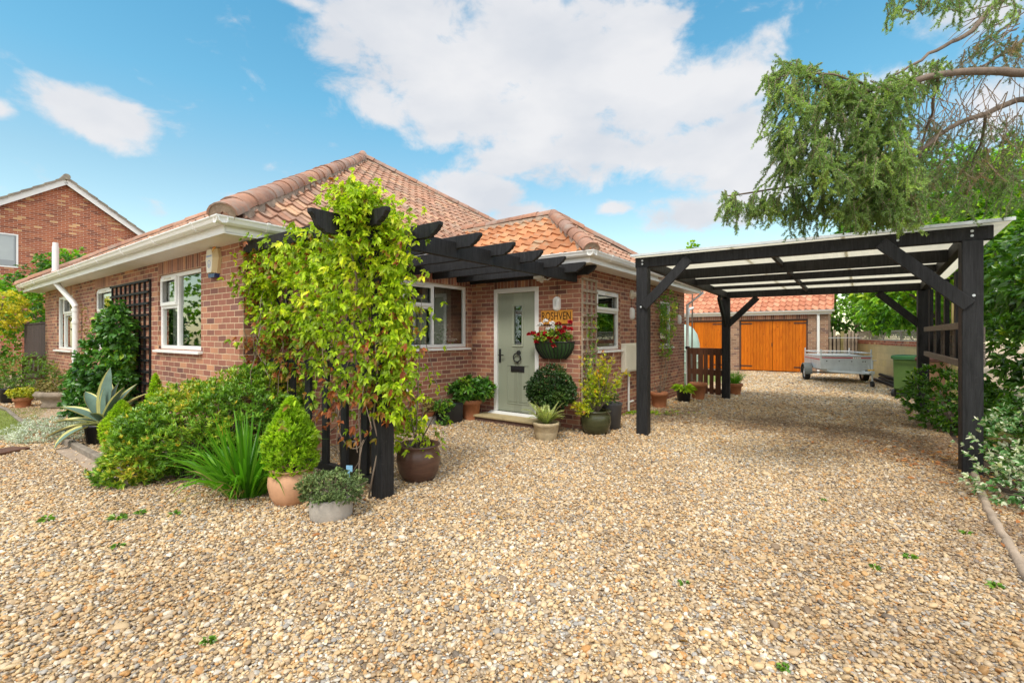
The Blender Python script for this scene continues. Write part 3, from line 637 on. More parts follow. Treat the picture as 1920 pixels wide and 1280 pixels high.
hiprow(HOUSE,E2,AP,cap=False); hiprow(HOUSE,E0,AP,cap=False)
s=MB(); s.lathe([(0,.20),(.06,.2),(.10,.15),(.15,.05),(.17,-.08),(.19,-.2)],AP,14); s.build('apex_cap',M['hip'],HOUSE,smooth=True)
# porch wing roof
ti=(AP.z-RZ)/(AP.y+e); WX0=XB-e; WY=YD-e; RUN=1.66; WX1=WX0+2*RUN; QZ=RZ+RUN*.67
Q=Vector((WX0+RUN,WY+RUN,QZ)); JY=-e+(QZ-RZ)/ti; J=Vector((WX0+RUN,JY,QZ))
roofplane(HOUSE,'porch_roof_slope',Vector((WX0,-e+.01,RZ)),Vector((WX0,WY,RZ)),[J,Q],M['tile_orange'])
roofplane(HOUSE,'porch_roof_slope',Vector((WX0,WY,RZ)),Vector((WX1,WY,RZ)),[Q],M['tile'])
roofplane(HOUSE,'porch_roof_slope',Vector((WX1,WY,RZ)),Vector((WX1,-e,RZ)),[Q,J],M['tile'])
hiprow(HOUSE,Vector((WX0,WY,RZ)),Q,r=.115,seg=.3); hiprow(HOUSE,Vector((WX1,WY,RZ)),Q,r=.11,cap=False); hiprow(HOUSE,Q,J,r=.11,cap=False,name='ridge_tiles')
# low rear-wing roof beyond the porch
WX2=XD+.3; xm=(WX1+WX2)/2; T=Vector((xm,-.9,3.12))
roofplane(HOUSE,'wing_roof_slope',Vector((WX1,WY,RZ-.001)),Vector((WX2,WY,RZ-.001)),[Vector((xm-.5,-.9,3.12)),Vector((xm+.5,-.9,3.12))],M['tile'])
s=MB(); s.face([Vector((WX1,WY,RZ)),Vector((xm-.5,-.9,3.12)),Vector((xm-.5,.4,3.12)),Vector((WX1,.4,RZ))]); s.face([Vector((WX2,WY,RZ)),Vector((WX2,.4,RZ)),Vector((xm+.5,.4,3.12)),Vector((xm+.5,-.9,3.12))]); s.face([Vector((xm-.5,-.9,3.12)),Vector((xm+.5,-.9,3.12)),Vector((xm+.5,.4,3.12)),Vector((xm-.5,.4,3.12))]); s.build('wing_roof_side',M['tile'],HOUSE)
# soil pipe through the eave on the left
y1=ya(154); py=ray_x(104,-.30)[0]
s=MB(); s.tube([(-.30,py,2.64),(-.30,py,3.38),],.055,14); s.tube([(-.30,py,3.36),(-.30,py,3.46)],.047,14); s.tube([(-.30,py,2.80),(-.30,py,2.63),(-.27,py-.10,2.55),(-.13,y1+.08,2.20),(-.10,y1,2.10),(-.10,y1,1.95)],.055,14); s.tube([(-.10,y1,2.06),(-.10,y1,0)],.055,14)
for z in (2.0,1.75,1.0): s.tube([(-.10,y1,z),(-.10,y1,z+.06)],.064,14)
s.tube([(-.30,py,2.78),(-.30,py,2.86)],.064,14); s.build('soil_pipe',M['upvc'],HOUSE,smooth='auto')
# downpipe at the far corner of the side wall
s=MB(); dx=XD+.05; s.tube([(dx+.25,WY+.02,2.72),(dx+.25,WY+.02,2.62),(dx+.02,YD-.06,2.30),(dx+.02,YD-.06,0)],.036,10)
s.tube([(dx+.02,YD-.06,2.05),(dx+.12,YD-.05,2.05),(dx+.55,YD+.05,2.2),(dx+1.15,YD+.1,2.28)],.036,10)
for z in (1.9,.55): s.bx(dx-.04,dx+.08,YD-.03,YD,z,z+.035)
s.build('downpipe',M['white_paint'],HOUSE,smooth='auto')
s=MB(); s.bx(dx-.03,dx+.07,YD-.11,YD-.02,1.15,1.22); s.build('strap',M['iron'],HOUSE)
x=xd(1176); s=MB(); s.tube([(x,YD-.03,.05),(x,YD-.03,1.0)],.02,10); s.tube([(x,YD-.03,.22),(x+.22,YD-.03,.22)],.02,10); s.build('waste_pipe',M['upvc'],HOUSE,smooth='auto')
x=xd(1183); s=MB(); s.tube([(x,YD-.002,2.30),(x,YD-.04,2.30)],.085,18); s.tube([(x,YD-.04,2.30),(x,YD-.24,2.30)],.052,18); s.tube([(x,YD-.235,2.30),(x,YD-.242,2.30)],.04,14); s.build('flue',M['cream_plastic'],HOUSE,smooth='auto')
# overflow pipe and vent by the door step
s=MB(); s.tube([(3.2,-.25,.02),(3.2,-.1,.45)],.02,8); 
# ---- things fixed to the walls
def wall_light(p, n, label):
    t=thing('wall_light',label,'light',hw(*p),PHI,group='white oval wall lights')
    n=Vector(n); r=Vector((-n.y,n.x,0)); 
    def cap(w,h,c): return [(w*math.cos(k/20*2*math.pi), (h-w)*(1 if math.sin(k/20*2*math.pi)>=0 else -1)+w*math.sin(k/20*2*math.pi)) for k in range(20)]
    s=MB(); s.prism(cap(.068,.12,0),lambda a,b,c:r*a+Vector((0,0,b))+n*c,.03); s.build('base',M['white_paint'],t)
    s=MB()
    for w0,w1,c0,c1 in ((.062,.058,.03,.05),(.058,.04,.05,.066),(.04,.0,.066,.07)):
        A_=[r*a+Vector((0,0,b))+n*c0 for a,b in cap(w0,.114-(.062-w0),0)]; B_=[r*a+Vector((0,0,b))+n*c1 for a,b in cap(max(w1,.004),.114-(.062-w1),0)]
        for k in range(20): s.face([A_[k],A_[(k+1)%20],B_[(k+1)%20],B_[k]])
    s.build('diffuser',M['upvc'],t,smooth='auto')
    s=MB(); s.tube([n*.006+Vector((0,0,.12)),n*.006+Vector((0,0,.45))],.004,6); s.build('cable',M['iron'],t)
wall_light((XB,yd(1045),2.02),(-1,0,0),'white oval wall light above the wooden name board beside the front door')
wall_light((xd(1183),YD,1.93),(0,-1,0),'white oval wall light below the round flue, between small window and carport post')
wall_light((xd(1272),YD,1.9),(0,-1,0),'white oval wall light half hidden by the climber under the carport')
t=thing('security_light','small white security light with sensor under the end of the pergola beam','light',hw(XB,yd(1017),2.44),PHI)
s=MB(); s.bx(-.05,0,-.09,.09,-.02,.06); s.bx(-.16,-.05,-.08,.08,-.0,.05); s.build('housing',M['upvc'],t,bevel=.005); s=MB(); s.tube([(-.05,-.02,-.02),(-.06,-.02,-.05)],.03,12); s.build('sensor',M['upvc'],t,smooth='auto'); s=MB(); s.tube([(-.03,-.1,.0),(-.1,-.16,-.03),(-.05,-.24,.03),(0,-.3,.02)],.008,6); s.build('cable',M['white_paint'],t)
# alarm box on wall A
t=thing('alarm_box','cream hexagonal burglar alarm box with dark blue base on the front wall','alarm box',hw(0,ya(406),2.425),PHI)
hexp=[(-.11,.16),(.11,.16),(.155,.04),(.10,-.15),(-.10,-.15),(-.155,.04)]; hin=[(-.07,.145),(.07,.145),(.10,.03),(.065,-.14),(-.065,-.14),(-.10,.03)]
f=lambda a,b,c: Vector((-c,-a,b))
s=MB()
for k in range(6):
    k2=(k+1)%6; s.m=0; s.face([f(*hexp[k],0),f(*hexp[k2],0),f(*hexp[k2],.035),f(*hexp[k],.035)]); s.face([f(*hexp[k],.035),f(*hexp[k2],.035),f(*hin[k2],.085),f(*hin[k],.085)])
s.build('housing',M['alarm_side'],t)
s=MB(); s.face([f(a,b,.0851) for a,b in hin]); s.build('front_plate',M['alarm_face'],t)
s=MB(); s.prism([(-.10,-.1502),(.10,-.1502),(.085,-.20),(-.085,-.20)],f,.06); s.build('strobe',M['blue'],t)
s=MB()
for k in range(5): s.prism([(-.075+k*.031,.052),(-.052+k*.031,.052),(-.052+k*.031,.074),(-.075+k*.031,.074)],lambda a,b,c:f(a,b,.0852+c),.001)
ring=[(.048*math.cos(k/24*2*math.pi),-.035+.048*math.sin(k/24*2*math.pi)) for k in range(25)]
for k in range(24):
    (a0_,b0_),(a1_,b1_)=ring[k],ring[k+1]; s.face([f(a0_,b0_,.0856),f(a1_,b1_,.0856),f(a1_*.8,-.035+(b1_+.035)*.8,.0856),f(a0_*.8,-.035+(b0_+.035)*.8,.0856)])
s.prism([(-.02,-.06),(.0,-.015),(.02,-.06),(.008,-.06),(0,-.04),(-.008,-.06)],lambda a,b,c:f(a,b,.0854+c),.001); s.build('emblem',M['blue_print'],t)
# name board with letters
ny0,ny1=yd(1016),yd(1074); t=thing('name_board','varnished orange wooden house name board with carved dark letters above the hanging basket','sign',hw(XB,(ny0+ny1)/2,1.80),PHI)
wd=abs(ny1-ny0)/2; s=MB(); s.bx(-.028,-.002,-wd,wd,-.11,.115); s.build('board',M['sign'],t,bevel=.004)
cu=bpy.data.curves.new('letters','FONT'); cu.body='ROSHVEN'; cu.size=.185; cu.align_x='CENTER'; cu.align_y='CENTER'; cu.extrude=.002; cu.space_character=1.03
cu.materials.append(plain('carved_letter',(.05,.018,.006),.8,.2,30)); lt=bpy.data.objects.new('letters_tmp',cu); col.objects.link(lt); bpy.context.view_layer.update(); me=bpy.data.meshes.new_from_object(lt.evaluated_get(bpy.context.evaluated_depsgraph_get())); bpy.data.objects.remove(lt)
xs_=[v.co.x for v in me.vertices]; kx=(wd*2*.93)/(max(xs_)-min(xs_)); x0_=(max(xs_)+min(xs_))/2
for v in me.vertices: v.co=Vector((-.030-v.co.z,-(v.co.x-x0_)*kx,v.co.y+.015))
lo=bpy.data.objects.new('lettering',me); col.objects.link(lo); lo.parent=t
# meter box
mx0,mx1=xd(1164),xd(1204); t=thing('meter_box','cream utility meter box on the side wall behind the yellow green shrub','meter box',hw((mx0+mx1)/2,YD,1.08),PHI)
h=(mx1-mx0)/2; s=MB(); s.bx(-h,h,-.10,-.002,-.27,.27); s.build('case',M['cream_plastic'],t,bevel=.008); s=MB(); s.bx(-h+.03,h-.03,-.112,-.101,-.24,.24); s.build('door_panel',M['cream_plastic'],t,bevel=.003)
# grey trellis on wall D
def trellis(t, w, h, nx, nz, bw, mat, d=.02, x_on=True, z0=0):
    for i in range(nx):
        x=bw/2+(w-bw)*i/(nx-1); s=MB(); s.bx(x-bw/2,x+bw/2,-d,0,z0,z0+h); s.build('upright_batten',mat,t)
    for j in range(nz):
        z=z0+bw/2+(h-bw)*j/(nz-1); s=MB(); s.bx(-.0,w,-2*d-.001,-d-.001,z-bw/2,z+bw/2); s.build('cross_batten',mat,t)
tx0,tx1=xd(1088.5),xd(1117); t=thing('wall_trellis','narrow weathered grey square trellis beside the small side window','trellis',hw(tx0+.02,YD-.004,0),PHI); trellis(t,tx1-tx0-.02,2.18,4,12,.034,M['grey_wood'],.02,z0=.25)
t=thing('wall_trellis','black square trellis on the front wall behind the dark green shrub','trellis',hw(-.004,ya(212),0),PHI-R(90)); trellis(t,ya(212)-ya(284),2.36,9,14,.035,M['black_wood'],.022,z0=.02)
# ------------------------------------------------------------------ PERGOLA (house axes, parented to an empty at the house corner)
PG=thing('pergola','black stained timber pergola with curved rafter ends in front of the kitchen window','pergola',P1,PHI)
px_,py_=.26,-2.2; BW=M['black_wood']
def ogee(L0,L1,z0,z1):    # side profile along length with curved ends where asked
    return [(L0,z1),(L0+.002,z1-.035),(L0+.022,z1-.052),(L0+.040,z1-.078),(L0+.062,z0+.050),(L0+.085,z0+.028),(L0+.118,z0+.020),(L0+.132,z0),(L1,z0),(L1,z1)]
s=MB(); s.bx(px_-.075,px_+.075,py_-.075,py_+.075,-.05,2.345); s.build('post',BW,PG,bevel=.006)
s=MB(); s.prism(ogee(-.47,4.04,2.35,2.53),lambda a,b,c:Vector((a,py_-.03+c,b)),.06); s.build('main_beam',BW,PG,bevel=.004)
for x in (.03,.66,1.25,1.86,2.47,3.06,3.66,4.02):
    s=MB(); s.prism([(a,b) for a,b in ogee(-2.57,-.005,2.455,2.592)],lambda a,b,c:Vector((x-.03+c,a,b)),.055); s.build('rafter',BW,PG,bevel=.004)
# trellis panel between post and house corner
s=MB(); s.bx(px_-.03,px_+.03,py_+.076,-.003,2.20,2.30); s.build('top_rail',BW,PG); s=MB(); s.bx(px_-.036,px_+.036,py_+.076,-.003,1.14,1.235); s.build('middle_rail',BW,PG); s=MB(); s.bx(px_-.045,px_+.03,py_-.06,-.003,.10,.17); s.build('bottom_rail',BW,PG)
for k in range(6):
    y=py_+.24+k*.33; s=MB(); s.bx(px_-.032,px_-.0,y-.048,y+.048,.171,1.139); s.build('slat',BW,PG)
for k in range(3):
    ya_=py_+.10+k*.68; yb_=ya_+.66
    for n_,(p,q) in enumerate((((ya_,1.24),(yb_,2.19)),((yb_,1.24),(ya_,2.19)))):
        s=MB(); s.beam((px_-.012-.022*n_,p[0],p[1]),(px_-.012-.022*n_,q[0],q[1]),.02,.06,up=(1,0,0) if False else (0,0,1)); s.build('lattice_brace',BW,PG)
# climber on it
VN=thing('climbing_vine','lime green climbing vine with bronze leaves smothering the pergola post and trellis','vine',P1,PHI)
def vine_pts(n):
    P=[];T=[]
    while len(P)<n:
        y=-2.2+2.45*rng.random()**.85-.15; z=rng.uniform(.55,2.62); f=(y+2.3)/2.5
        zc=1.38 if y>-1.9 else .9
        if z<zc and rng.random()>(.25 if z>zc-.35 else .06): continue
        ztop=2.60-.10*f+.07*math.sin(9*y)
        if z>ztop and rng.random()>.03: continue
        th=.16+.10*mnoise.noise(Vector((y*2,z*2,3)))+.16*math.exp(-((y+2.05)/.35)**2)
        if mnoise.noise(Vector((y*2.7+5,z*2.7,1)))<(-.02 if y>-1.75 else -.2) and z<2.05 : continue
        x=px_-.05+rng.normal()*th*.75-(.10 if rng.random()<.6 else 0)
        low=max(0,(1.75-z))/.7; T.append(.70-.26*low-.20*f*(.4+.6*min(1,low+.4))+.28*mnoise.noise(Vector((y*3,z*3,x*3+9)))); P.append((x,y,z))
    for i in range(int(n*.30)):   # around / right of post and trailing
        z=rng.uniform(.75,2.62); sp=.20 if z>1.4 else .24
        x=px_+.01+rng.normal()*sp*.36; y=py_-.1+rng.normal()*.14
        if rng.random()<.42: z=rng.uniform(.98,2.5); x=px_-.03+rng.normal()*.09; y=py_-.17+rng.normal()*.07
        P.append((x,y,z)); T.append(.66+.25*mnoise.noise(Vector((x*3,z*3,2))))
    for i in range(int(n*.11)):   # crest on top of the beam
        P.append((px_-.20+rng.normal()*.17,py_+.0+rng.normal()*.12,2.60+abs(rng.normal())*.09+.08*math.sin(7*len(P)))); T.append(.72)
    for i in range(int(n*.035)):
        P.append((rng.uniform(-.24,.02),py_-.08+rng.normal()*.04,rng.uniform(2.28,2.62))); T.append(.66)
    for i in range(int(n*.05)):
        P.append((px_-.28+rng.normal()*.05,py_+rng.normal()*.06,2.72+abs(rng.normal())*.06)); T.append(.72)
    return np.array(P),np.array(T)
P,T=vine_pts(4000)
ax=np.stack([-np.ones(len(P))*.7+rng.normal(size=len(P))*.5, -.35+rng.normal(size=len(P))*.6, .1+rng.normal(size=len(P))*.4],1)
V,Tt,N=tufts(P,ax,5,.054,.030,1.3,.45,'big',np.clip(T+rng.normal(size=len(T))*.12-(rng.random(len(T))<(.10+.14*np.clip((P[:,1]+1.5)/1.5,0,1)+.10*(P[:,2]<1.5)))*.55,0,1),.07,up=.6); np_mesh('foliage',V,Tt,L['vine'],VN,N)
s=MB()
for k in range(26):
    y=rng.uniform(py_-.05,-.1); z0=rng.uniform(1.0,2.3); x=px_-.12+rng.normal()*.08; p=Vector((x,y,z0)); pts=[p]
    for i in range(6): p=p+Vector((rng.normal()*.035,rng.normal()*.07,-.10-.08*rng.random())); pts.append(p)
    s.tube(pts,.0045,5)
for k in range(2):
    p=Vector((px_-.12-.03*k,py_+.05+.09*k,0.0)); pts=[p]
    for i in range(9): p=p+Vector((rng.normal()*.03,rng.normal()*.035,.25)); pts.append(p)
    s.tube(pts,.009,6)
lp=[Vector((px_-.14,py_+.30+.22*math.sin(t),.72-.28*math.cos(t*.9)+.04*t)) for t in np.linspace(-1.2,2.6,12)]; s.tube(lp,.006,6)
s.build('stem',M['twig'],VN,smooth=True)
# ------------------------------------------------------------------ CARPORT (world axes)
CP=thing('carport','open black timber carport with translucent white sheet roof over the gravel drive','carport',(0,0,0))
LF,BL,RF,BRp=Vector((2.0,7.02,0)),Vector((5.09,10.97,0)),Vector((5.01,5.04,0)),Vector((8.07,9.06,0))
fx=(RF-LF).normalized(); fyL=(BL-LF).normalized(); fyR=(BRp-RF).normalized(); PW=.17
ZF,ZB=2.53,2.385
def post(p,top):
    s=MB(); a=fx; b=Vector((-fx.y,fx.x,0)); P8=[]
    c=[p+a*i*PW/2+b*j*PW/2 for i,j in ((-1,-1),(1,-1),(1,1),(-1,1))]
    lo=[Vector((q.x,q.y,-.05)) for q in c]; hi=[Vector((q.x,q.y,top)) for q in c]
    s.face(lo[::-1]); s.face(hi)
    for i in range(4): s.face([lo[i],lo[(i+1)%4],hi[(i+1)%4],hi[i]])
    s.build('post',BW,CP,bevel=.007)
def bolt(p,d):
    s=MB(); s.tube([p,p+d*.012],.014,8); s.build('bolt',M['galv'],CP)
post(LF,ZF-.002); post(BL,ZB-.002); post(RF,ZF-.002); post(BRp,ZB-.002)
def z_(p,f,dz=0): return Vector((p.x,p.y,ZF+(ZB-ZF)*f+dz))
H=.15
def cbeam(nm,p,q,w,h): s=MB(); s.beam(p,q,w,h); return s.build(nm,BW,CP,bevel=.005)
cbeam('front_beam',z_(LF-fx*.11,0,H/2),z_(RF+fx*.17,0,H/2),.10,H)
cbeam('back_beam',z_(BL-fx*.10,1,H/2),z_(BRp+fx*.12,1,H/2),.10,H)
cbeam('side_beam',z_(LF+fyL*.052,0.01,H/2),z_(BL-fyL*.052,.99,H/2),.09,H-.01); cbeam('side_beam',z_(RF+fyR*.052,0.01,H/2),z_(BRp-fyR*.052,.99,H/2),.09,H-.01)
for f in (.26,.50,.74):
    a=LF.lerp(BL,f)+fx*.046; b=RF.lerp(BRp,f)-fx*.046; cbeam('purlin',z_(a,f,H/2-.012+.03*(f-.26)*2),z_(b,f,H/2-.012+.03*(f-.26)*2),.05,.165-.05*(f-.26)*4)
mL=LF.lerp(RF,.46); mB=BL.lerp(BRp,.46); fs=[0,.26,.5,.74,1]
for i in range(4):
    a=mL.lerp(mB,fs[i]);b=mL.lerp(mB,fs[i+1]); d=(b-a).normalized(); cbeam('noggin',z_(a+d*.056,fs[i],H/2+.03),z_(b-d*.056,fs[i+1],H/2+.03),.045,H-.07)
def brace(p,d,zl,off,ln=.62,w=.055):   # knee brace from post p towards unit d
    q0=p+d*.03+off; s=MB(); s.beam(Vector((q0.x,q0.y,zl)),Vector(((p+d*ln+off).x,(p+d*ln+off).y,zl+ln*.97)),w,.135); s.build('knee_brace',BW,CP,bevel=.005)
bk=Vector((-fx.y,fx.x,0)); bk=bk if bk.y>0 else -bk
brace(LF,fx,1.93,-bk*(.085+.018),.68,.034); brace(RF,-fx,1.82,-bk*(.085+.018),.78,.034)
brace(BL,fx,1.74,Vector((0,0,0)),.66); brace(BL,-fyL,1.74,Vector((0,0,0)),.66); brace(BRp,-fx,1.70,Vector((0,0,0)),.70)
for p,sg in ((LF,1),(RF,-1)):
    bolt(Vector((p.x,p.y,ZF+.10))-bk*.05,-bk); bolt(Vector((p.x,p.y,ZF+.05))-bk*.05,-bk); bolt(Vector((p.x,p.y,1.93))-bk*.119+fx*sg*.0,-bk); bolt(Vector((p.x,p.y,ZF+.07))-bk*.05+fx*sg*.62,-bk)
# roof sheets (corrugated) as three overlapping panels
def rz(f): return ZF+(ZB-ZF)*f+H+.012
for k,(t0,t1) in enumerate(((-.035,.35),(.34,.69),(.68,1.085))):
    Vv=[];Ff=[]; N=22
    for j in range(2):
        for i in range(N+1):
            t=t0+(t1-t0)*i/N; f=-.035 if j==0 else 1.03; q=(LF.lerp(RF,t)).lerp(BL.lerp(BRp,t),f); Vv.append((q.x,q.y,rz(f)+.006*math.cos(i*math.pi)+.004*k))
    Ff=[(i,i+1,N+2+i,N+1+i) for i in range(N)]
    me=bpy.data.meshes.new('roof_sheet'); me.from_pydata(Vv,[],Ff); me.materials.append(M['sheet']); o=bpy.data.objects.new('roof_sheet',me); col.objects.link(o); o.parent=CP; md=o.modifiers.new('t','SOLIDIFY'); md.thickness=.008
for a,b,nm in ((LF-fx*.14-bk*.17,RF+fx*.30-bk*.17,'edge_trim'),):
    s=MB(); s.beam(Vector((a.x,a.y,ZF+H+.022)),Vector((b.x,b.y,ZF+H+.022)),.03,.035); s.build(nm,M['galv'],CP)
# lattice screen on the right side
def rp(f,dz,off=0): q=RF.lerp(BRp,f); return Vector((q.x-fx.x*off,q.y-fx.y*off,dz))
SC=thing('slatted_screen','dark timber slatted screen with two grey rails on the right side of the carport','screen',(0,0,0))
for z,f0,f1 in ((1.62,.03,.96),(1.16,.03,.96)):
    s=MB(); s.beam(rp(f0,z,-.02),rp(f1,z,-.02),.05,.085); s.build('rail',M['board_grey'],SC,bevel=.004)
for f in (.10,.30,.50,.70,.90):
    s=MB(); s.beam(rp(f,1.12,-.075),rp(f,2.36,-.075),.09,.055,up=tuple(fx)); s.build('upright',BW,SC)
for k in range(5):
    s=MB(); s.beam(rp(.04,1.20+k*.088,-.135),rp(.96,1.20+k*.088,-.135),.022,.083); s.build('board',M['board_grey'],SC)
# ------------------------------------------------------------------ ground, gravel, kerbs
gr=MB(); gr.face([(-80,-40,0),(90,-40,0),(90,140,0),(-80,140,0)]); g=gr.build('gravel_drive',M['gravel']); tag(g,kind='structure')
def patch(nm,pts,z,mat):
    s=MB(); s.face([(p[0],p[1],z) for p in pts]); o=s.build(nm,mat); tag(o,kind='structure'); return o
patch('soil_bed',[(5.05,5.0),(4.55,4.2),(4.18,3.55),(3.7,2.85),(3.3,2.2),(3.0,1.2),(12,1.2),(14,7),(12,12),(9.2,10.6),(8.3,9.2),(6.4,6.7)],.006,M['soil'])
patch('lawn',[gp(-30,763),gp(12,772),gp(46,800),gp(30,821),gp(-60,824),(-14,6.2,0),(-16,9.6,0)],.012,M['lawn'])
patch('stone_path',[gp(103,846),gp(122,836),gp(262,906),gp(236,921)],.008,M['path_stone'])
def kerb(nm,pts,w,h,mat,label,cat='edging'):
    o=MB(); pts=[Vector(p) for p in pts]
    for a,b in zip(pts,pts[1:]):
        d=(b-a).normalized(); n=max(1,int((b-a).length/.45))
        for i in range(n):
            p=a.lerp(b,i/n)+d*.004; q=a.lerp(b,(i+1)/n)-d*.004; z=h/2+float(rng.normal())*.004; o.beam(Vector((p.x,p.y,z-.02)),Vector((q.x,q.y,z-.02)),w,h+.04)
    ob=o.build(nm,mat,bevel=.012); tag(ob,label,cat); return ob
kerb('border_edging',[gp(118,828),gp(262,905),gp(345,889)],.08,.085,M['kerb'],'low grey stone edging in front of the green hebe bush')
kerb('border_edging',[gp(-20,757),gp(14,771),gp(50,800),gp(120,812)],.06,.05,M['kerb'],'curved stone edging between the lawn and the gravel border')
t=kerb('lawn_board',[gp(-30,829),gp(40,822)],.03,.07,M['grey_wood'],'short weathered board along the front end of the lawn')
s=MB(); a=gp(-40,858); b=gp(40,842); s.beam(a+Vector((0,0,.012)),b+Vector((0,0,.012)),.30,.05); tag(s.build('ground_sleeper',M['brown_wood'],bevel=.008),'flat brown timber sleeper lying in the gravel at the left edge','sleeper')
# right border log edging
s=MB(); pts=[]
for u,v in ((1823,884),(1835,915),(1850,950),(1868,985),(1890,1022),(1925,1082),(1990,1200)): q=gp(u,v); q.z=.03; pts.append(q)
pts=[pts[i].lerp(pts[i+1],j/6)+Vector((rng.normal()*.0035,rng.normal()*.0035,-.018+rng.normal()*.0015)) for i in range(len(pts)-1) for j in range(6)]; s.tube(pts,[.031+rng.normal()*.0012 for _ in pts],10); tag(s.build('border_edging',M['path_stone'],smooth=True),'pale rounded concrete edging along the right border','edging')
# pebbles as stuff (geometry nodes instancing of one noisy stone)
def scatter_pebbles():
    N=1500000; y=np.sqrt(rng.random(N)*(20.0**2-1.55**2)+1.55**2)
    # density falls with distance : importance by 1/y
    keep=rng.random(N)<np.clip(4.2/y,0,1)**1.45; y=y[keep]; N=len(y); x=(rng.random(N)*2-1)*y*1.2
    hlx=np.array([(xx+3.14)*dR.x+(yy-5.39)*dR.y for xx,yy in zip(x,y)]); hly=np.array([(xx+3.14)*dL.x+(yy-5.39)*dL.y for xx,yy in zip(x,y)])
    inside=((hlx>-.02)&(hly>-.02))|((hlx>XB-.02)&(hly>YD-.02))
    soil=(x>3.2+.0)&(x>np.interp(y,[1.2,2.2,2.85,3.55,4.2,5.0,6.7,9.2,9.7,10.7,19.4],[3.0,3.3,3.7,4.18,4.55,5.1,6.4,8.3,9.3,10.2,14.3]))
    lawn=(x<-7.1)&(y>6.6)&(y<9.6)&(x< -7.1-(0.0+(y-6.7)*.75))
    qd=[gp(103,846),gp(122,836),gp(262,906),gp(236,921)]; onp=np.ones(N,bool)
    for a_,b_ in zip(qd,qd[1:]+qd[:1]): onp&=((b_.x-a_.x)*(y-a_.y)-(b_.y-a_.y)*(x-a_.x))*(1 if True else -1)<0
    onp2=np.ones(N,bool)
    for a_,b_ in zip(qd,qd[1:]+qd[:1]): onp2&=((b_.x-a_.x)*(y-a_.y)-(b_.y-a_.y)*(x-a_.x))>0
    onp=(onp|onp2)&(rng.random(N)<.93)
    k=~inside&~soil&~lawn&~onp; x=x[k];y=y[k]; N=len(x)
    me=bpy.data.meshes.new('gravel'); me.vertices.add(N)
    sc=.0089*np.exp(rng.normal(size=N)*.36)*np.clip(y/5.5,.98,2.2)**.85
    z=.001+rng.random(N)*.010
    me.vertices.foreach_set('co',np.stack([x,y,z],1).astype(np.float32).ravel())
    a=me.attributes.new('psc','FLOAT_VECTOR','POINT'); S=np.stack([sc*rng.uniform(.85,1.25,N),sc*rng.uniform(.68,1.02,N),sc*rng.uniform(.48,.74,N)],1); a.data.foreach_set('vector',S.astype(np.float32).ravel())
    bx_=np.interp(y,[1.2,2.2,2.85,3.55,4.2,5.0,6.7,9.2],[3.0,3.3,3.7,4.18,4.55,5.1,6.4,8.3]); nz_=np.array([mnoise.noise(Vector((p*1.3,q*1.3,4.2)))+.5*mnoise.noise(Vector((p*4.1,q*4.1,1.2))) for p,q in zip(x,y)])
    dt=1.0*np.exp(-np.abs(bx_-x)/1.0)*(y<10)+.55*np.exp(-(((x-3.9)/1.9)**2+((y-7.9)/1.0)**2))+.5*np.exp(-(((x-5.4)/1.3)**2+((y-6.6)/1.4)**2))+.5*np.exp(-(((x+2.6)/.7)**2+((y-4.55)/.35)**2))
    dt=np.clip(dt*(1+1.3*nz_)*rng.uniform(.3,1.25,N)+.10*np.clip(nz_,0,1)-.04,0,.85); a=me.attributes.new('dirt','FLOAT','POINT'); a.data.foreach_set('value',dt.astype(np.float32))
    a=me.attributes.new('prot','FLOAT_VECTOR','POINT'); Rr=np.stack([rng.normal(size=N)*.35,rng.normal(size=N)*.35,rng.random(N)*6.283],1); a.data.foreach_set('vector',Rr.astype(np.float32).ravel())
    o=bpy.data.objects.new('gravel',me); col.objects.link(o); tag(o,kind='stuff'); me.materials.append(M['pebble'])
    ng=bpy.data.node_groups.new('pebbles','GeometryNodeTree'); ng.interface.new_socket('Geometry',in_out='INPUT',socket_type='NodeSocketGeometry'); ng.interface.new_socket('Geometry',in_out='OUTPUT',socket_type='NodeSocketGeometry')
    nn=lambda ty: ng.nodes.new(ty); gi=nn('NodeGroupInput'); go=nn('NodeGroupOutput')
    m2p=nn('GeometryNodeMeshToPoints'); ic=nn('GeometryNodeMeshIcoSphere'); ic.inputs['Radius'].default_value=1; ic.inputs['Subdivisions'].default_value=3
    nz=nn('ShaderNodeTexNoise'); nz.inputs['Scale'].default_value=.9; nz.inputs['Detail'].default_value=2
    sub=nn('ShaderNodeVectorMath'); sub.operation='SUBTRACT'; sub.inputs[1].default_value=(.5,.5,.5); mu=nn('ShaderNodeVectorMath'); mu.operation='SCALE'; mu.inputs['Scale'].default_value=.9
    sp=nn('GeometryNodeSetPosition'); sm=nn('GeometryNodeSetShadeSmooth'); ip=nn('GeometryNodeInstanceOnPoints'); mt=nn('GeometryNodeSetMaterial'); mt.inputs['Material'].default_value=M['pebble']
    na=nn('GeometryNodeInputNamedAttribute'); na.data_type='FLOAT_VECTOR'; na.inputs['Name'].default_value='psc'; nb=nn('GeometryNodeInputNamedAttribute'); nb.data_type='FLOAT_VECTOR'; nb.inputs['Name'].default_value='prot'
    e2r=nn('FunctionNodeEulerToRotation'); lk=ng.links.new
    lk(nz.outputs['Color'],sub.inputs[0]); lk(sub.outputs[0],mu.inputs[0]); lk(ic.outputs['Mesh'],sp.inputs['Geometry']); lk(mu.outputs[0],sp.inputs['Offset']); lk(sp.outputs[0],sm.inputs[0]); lk(sm.outputs[0],mt.inputs[0])
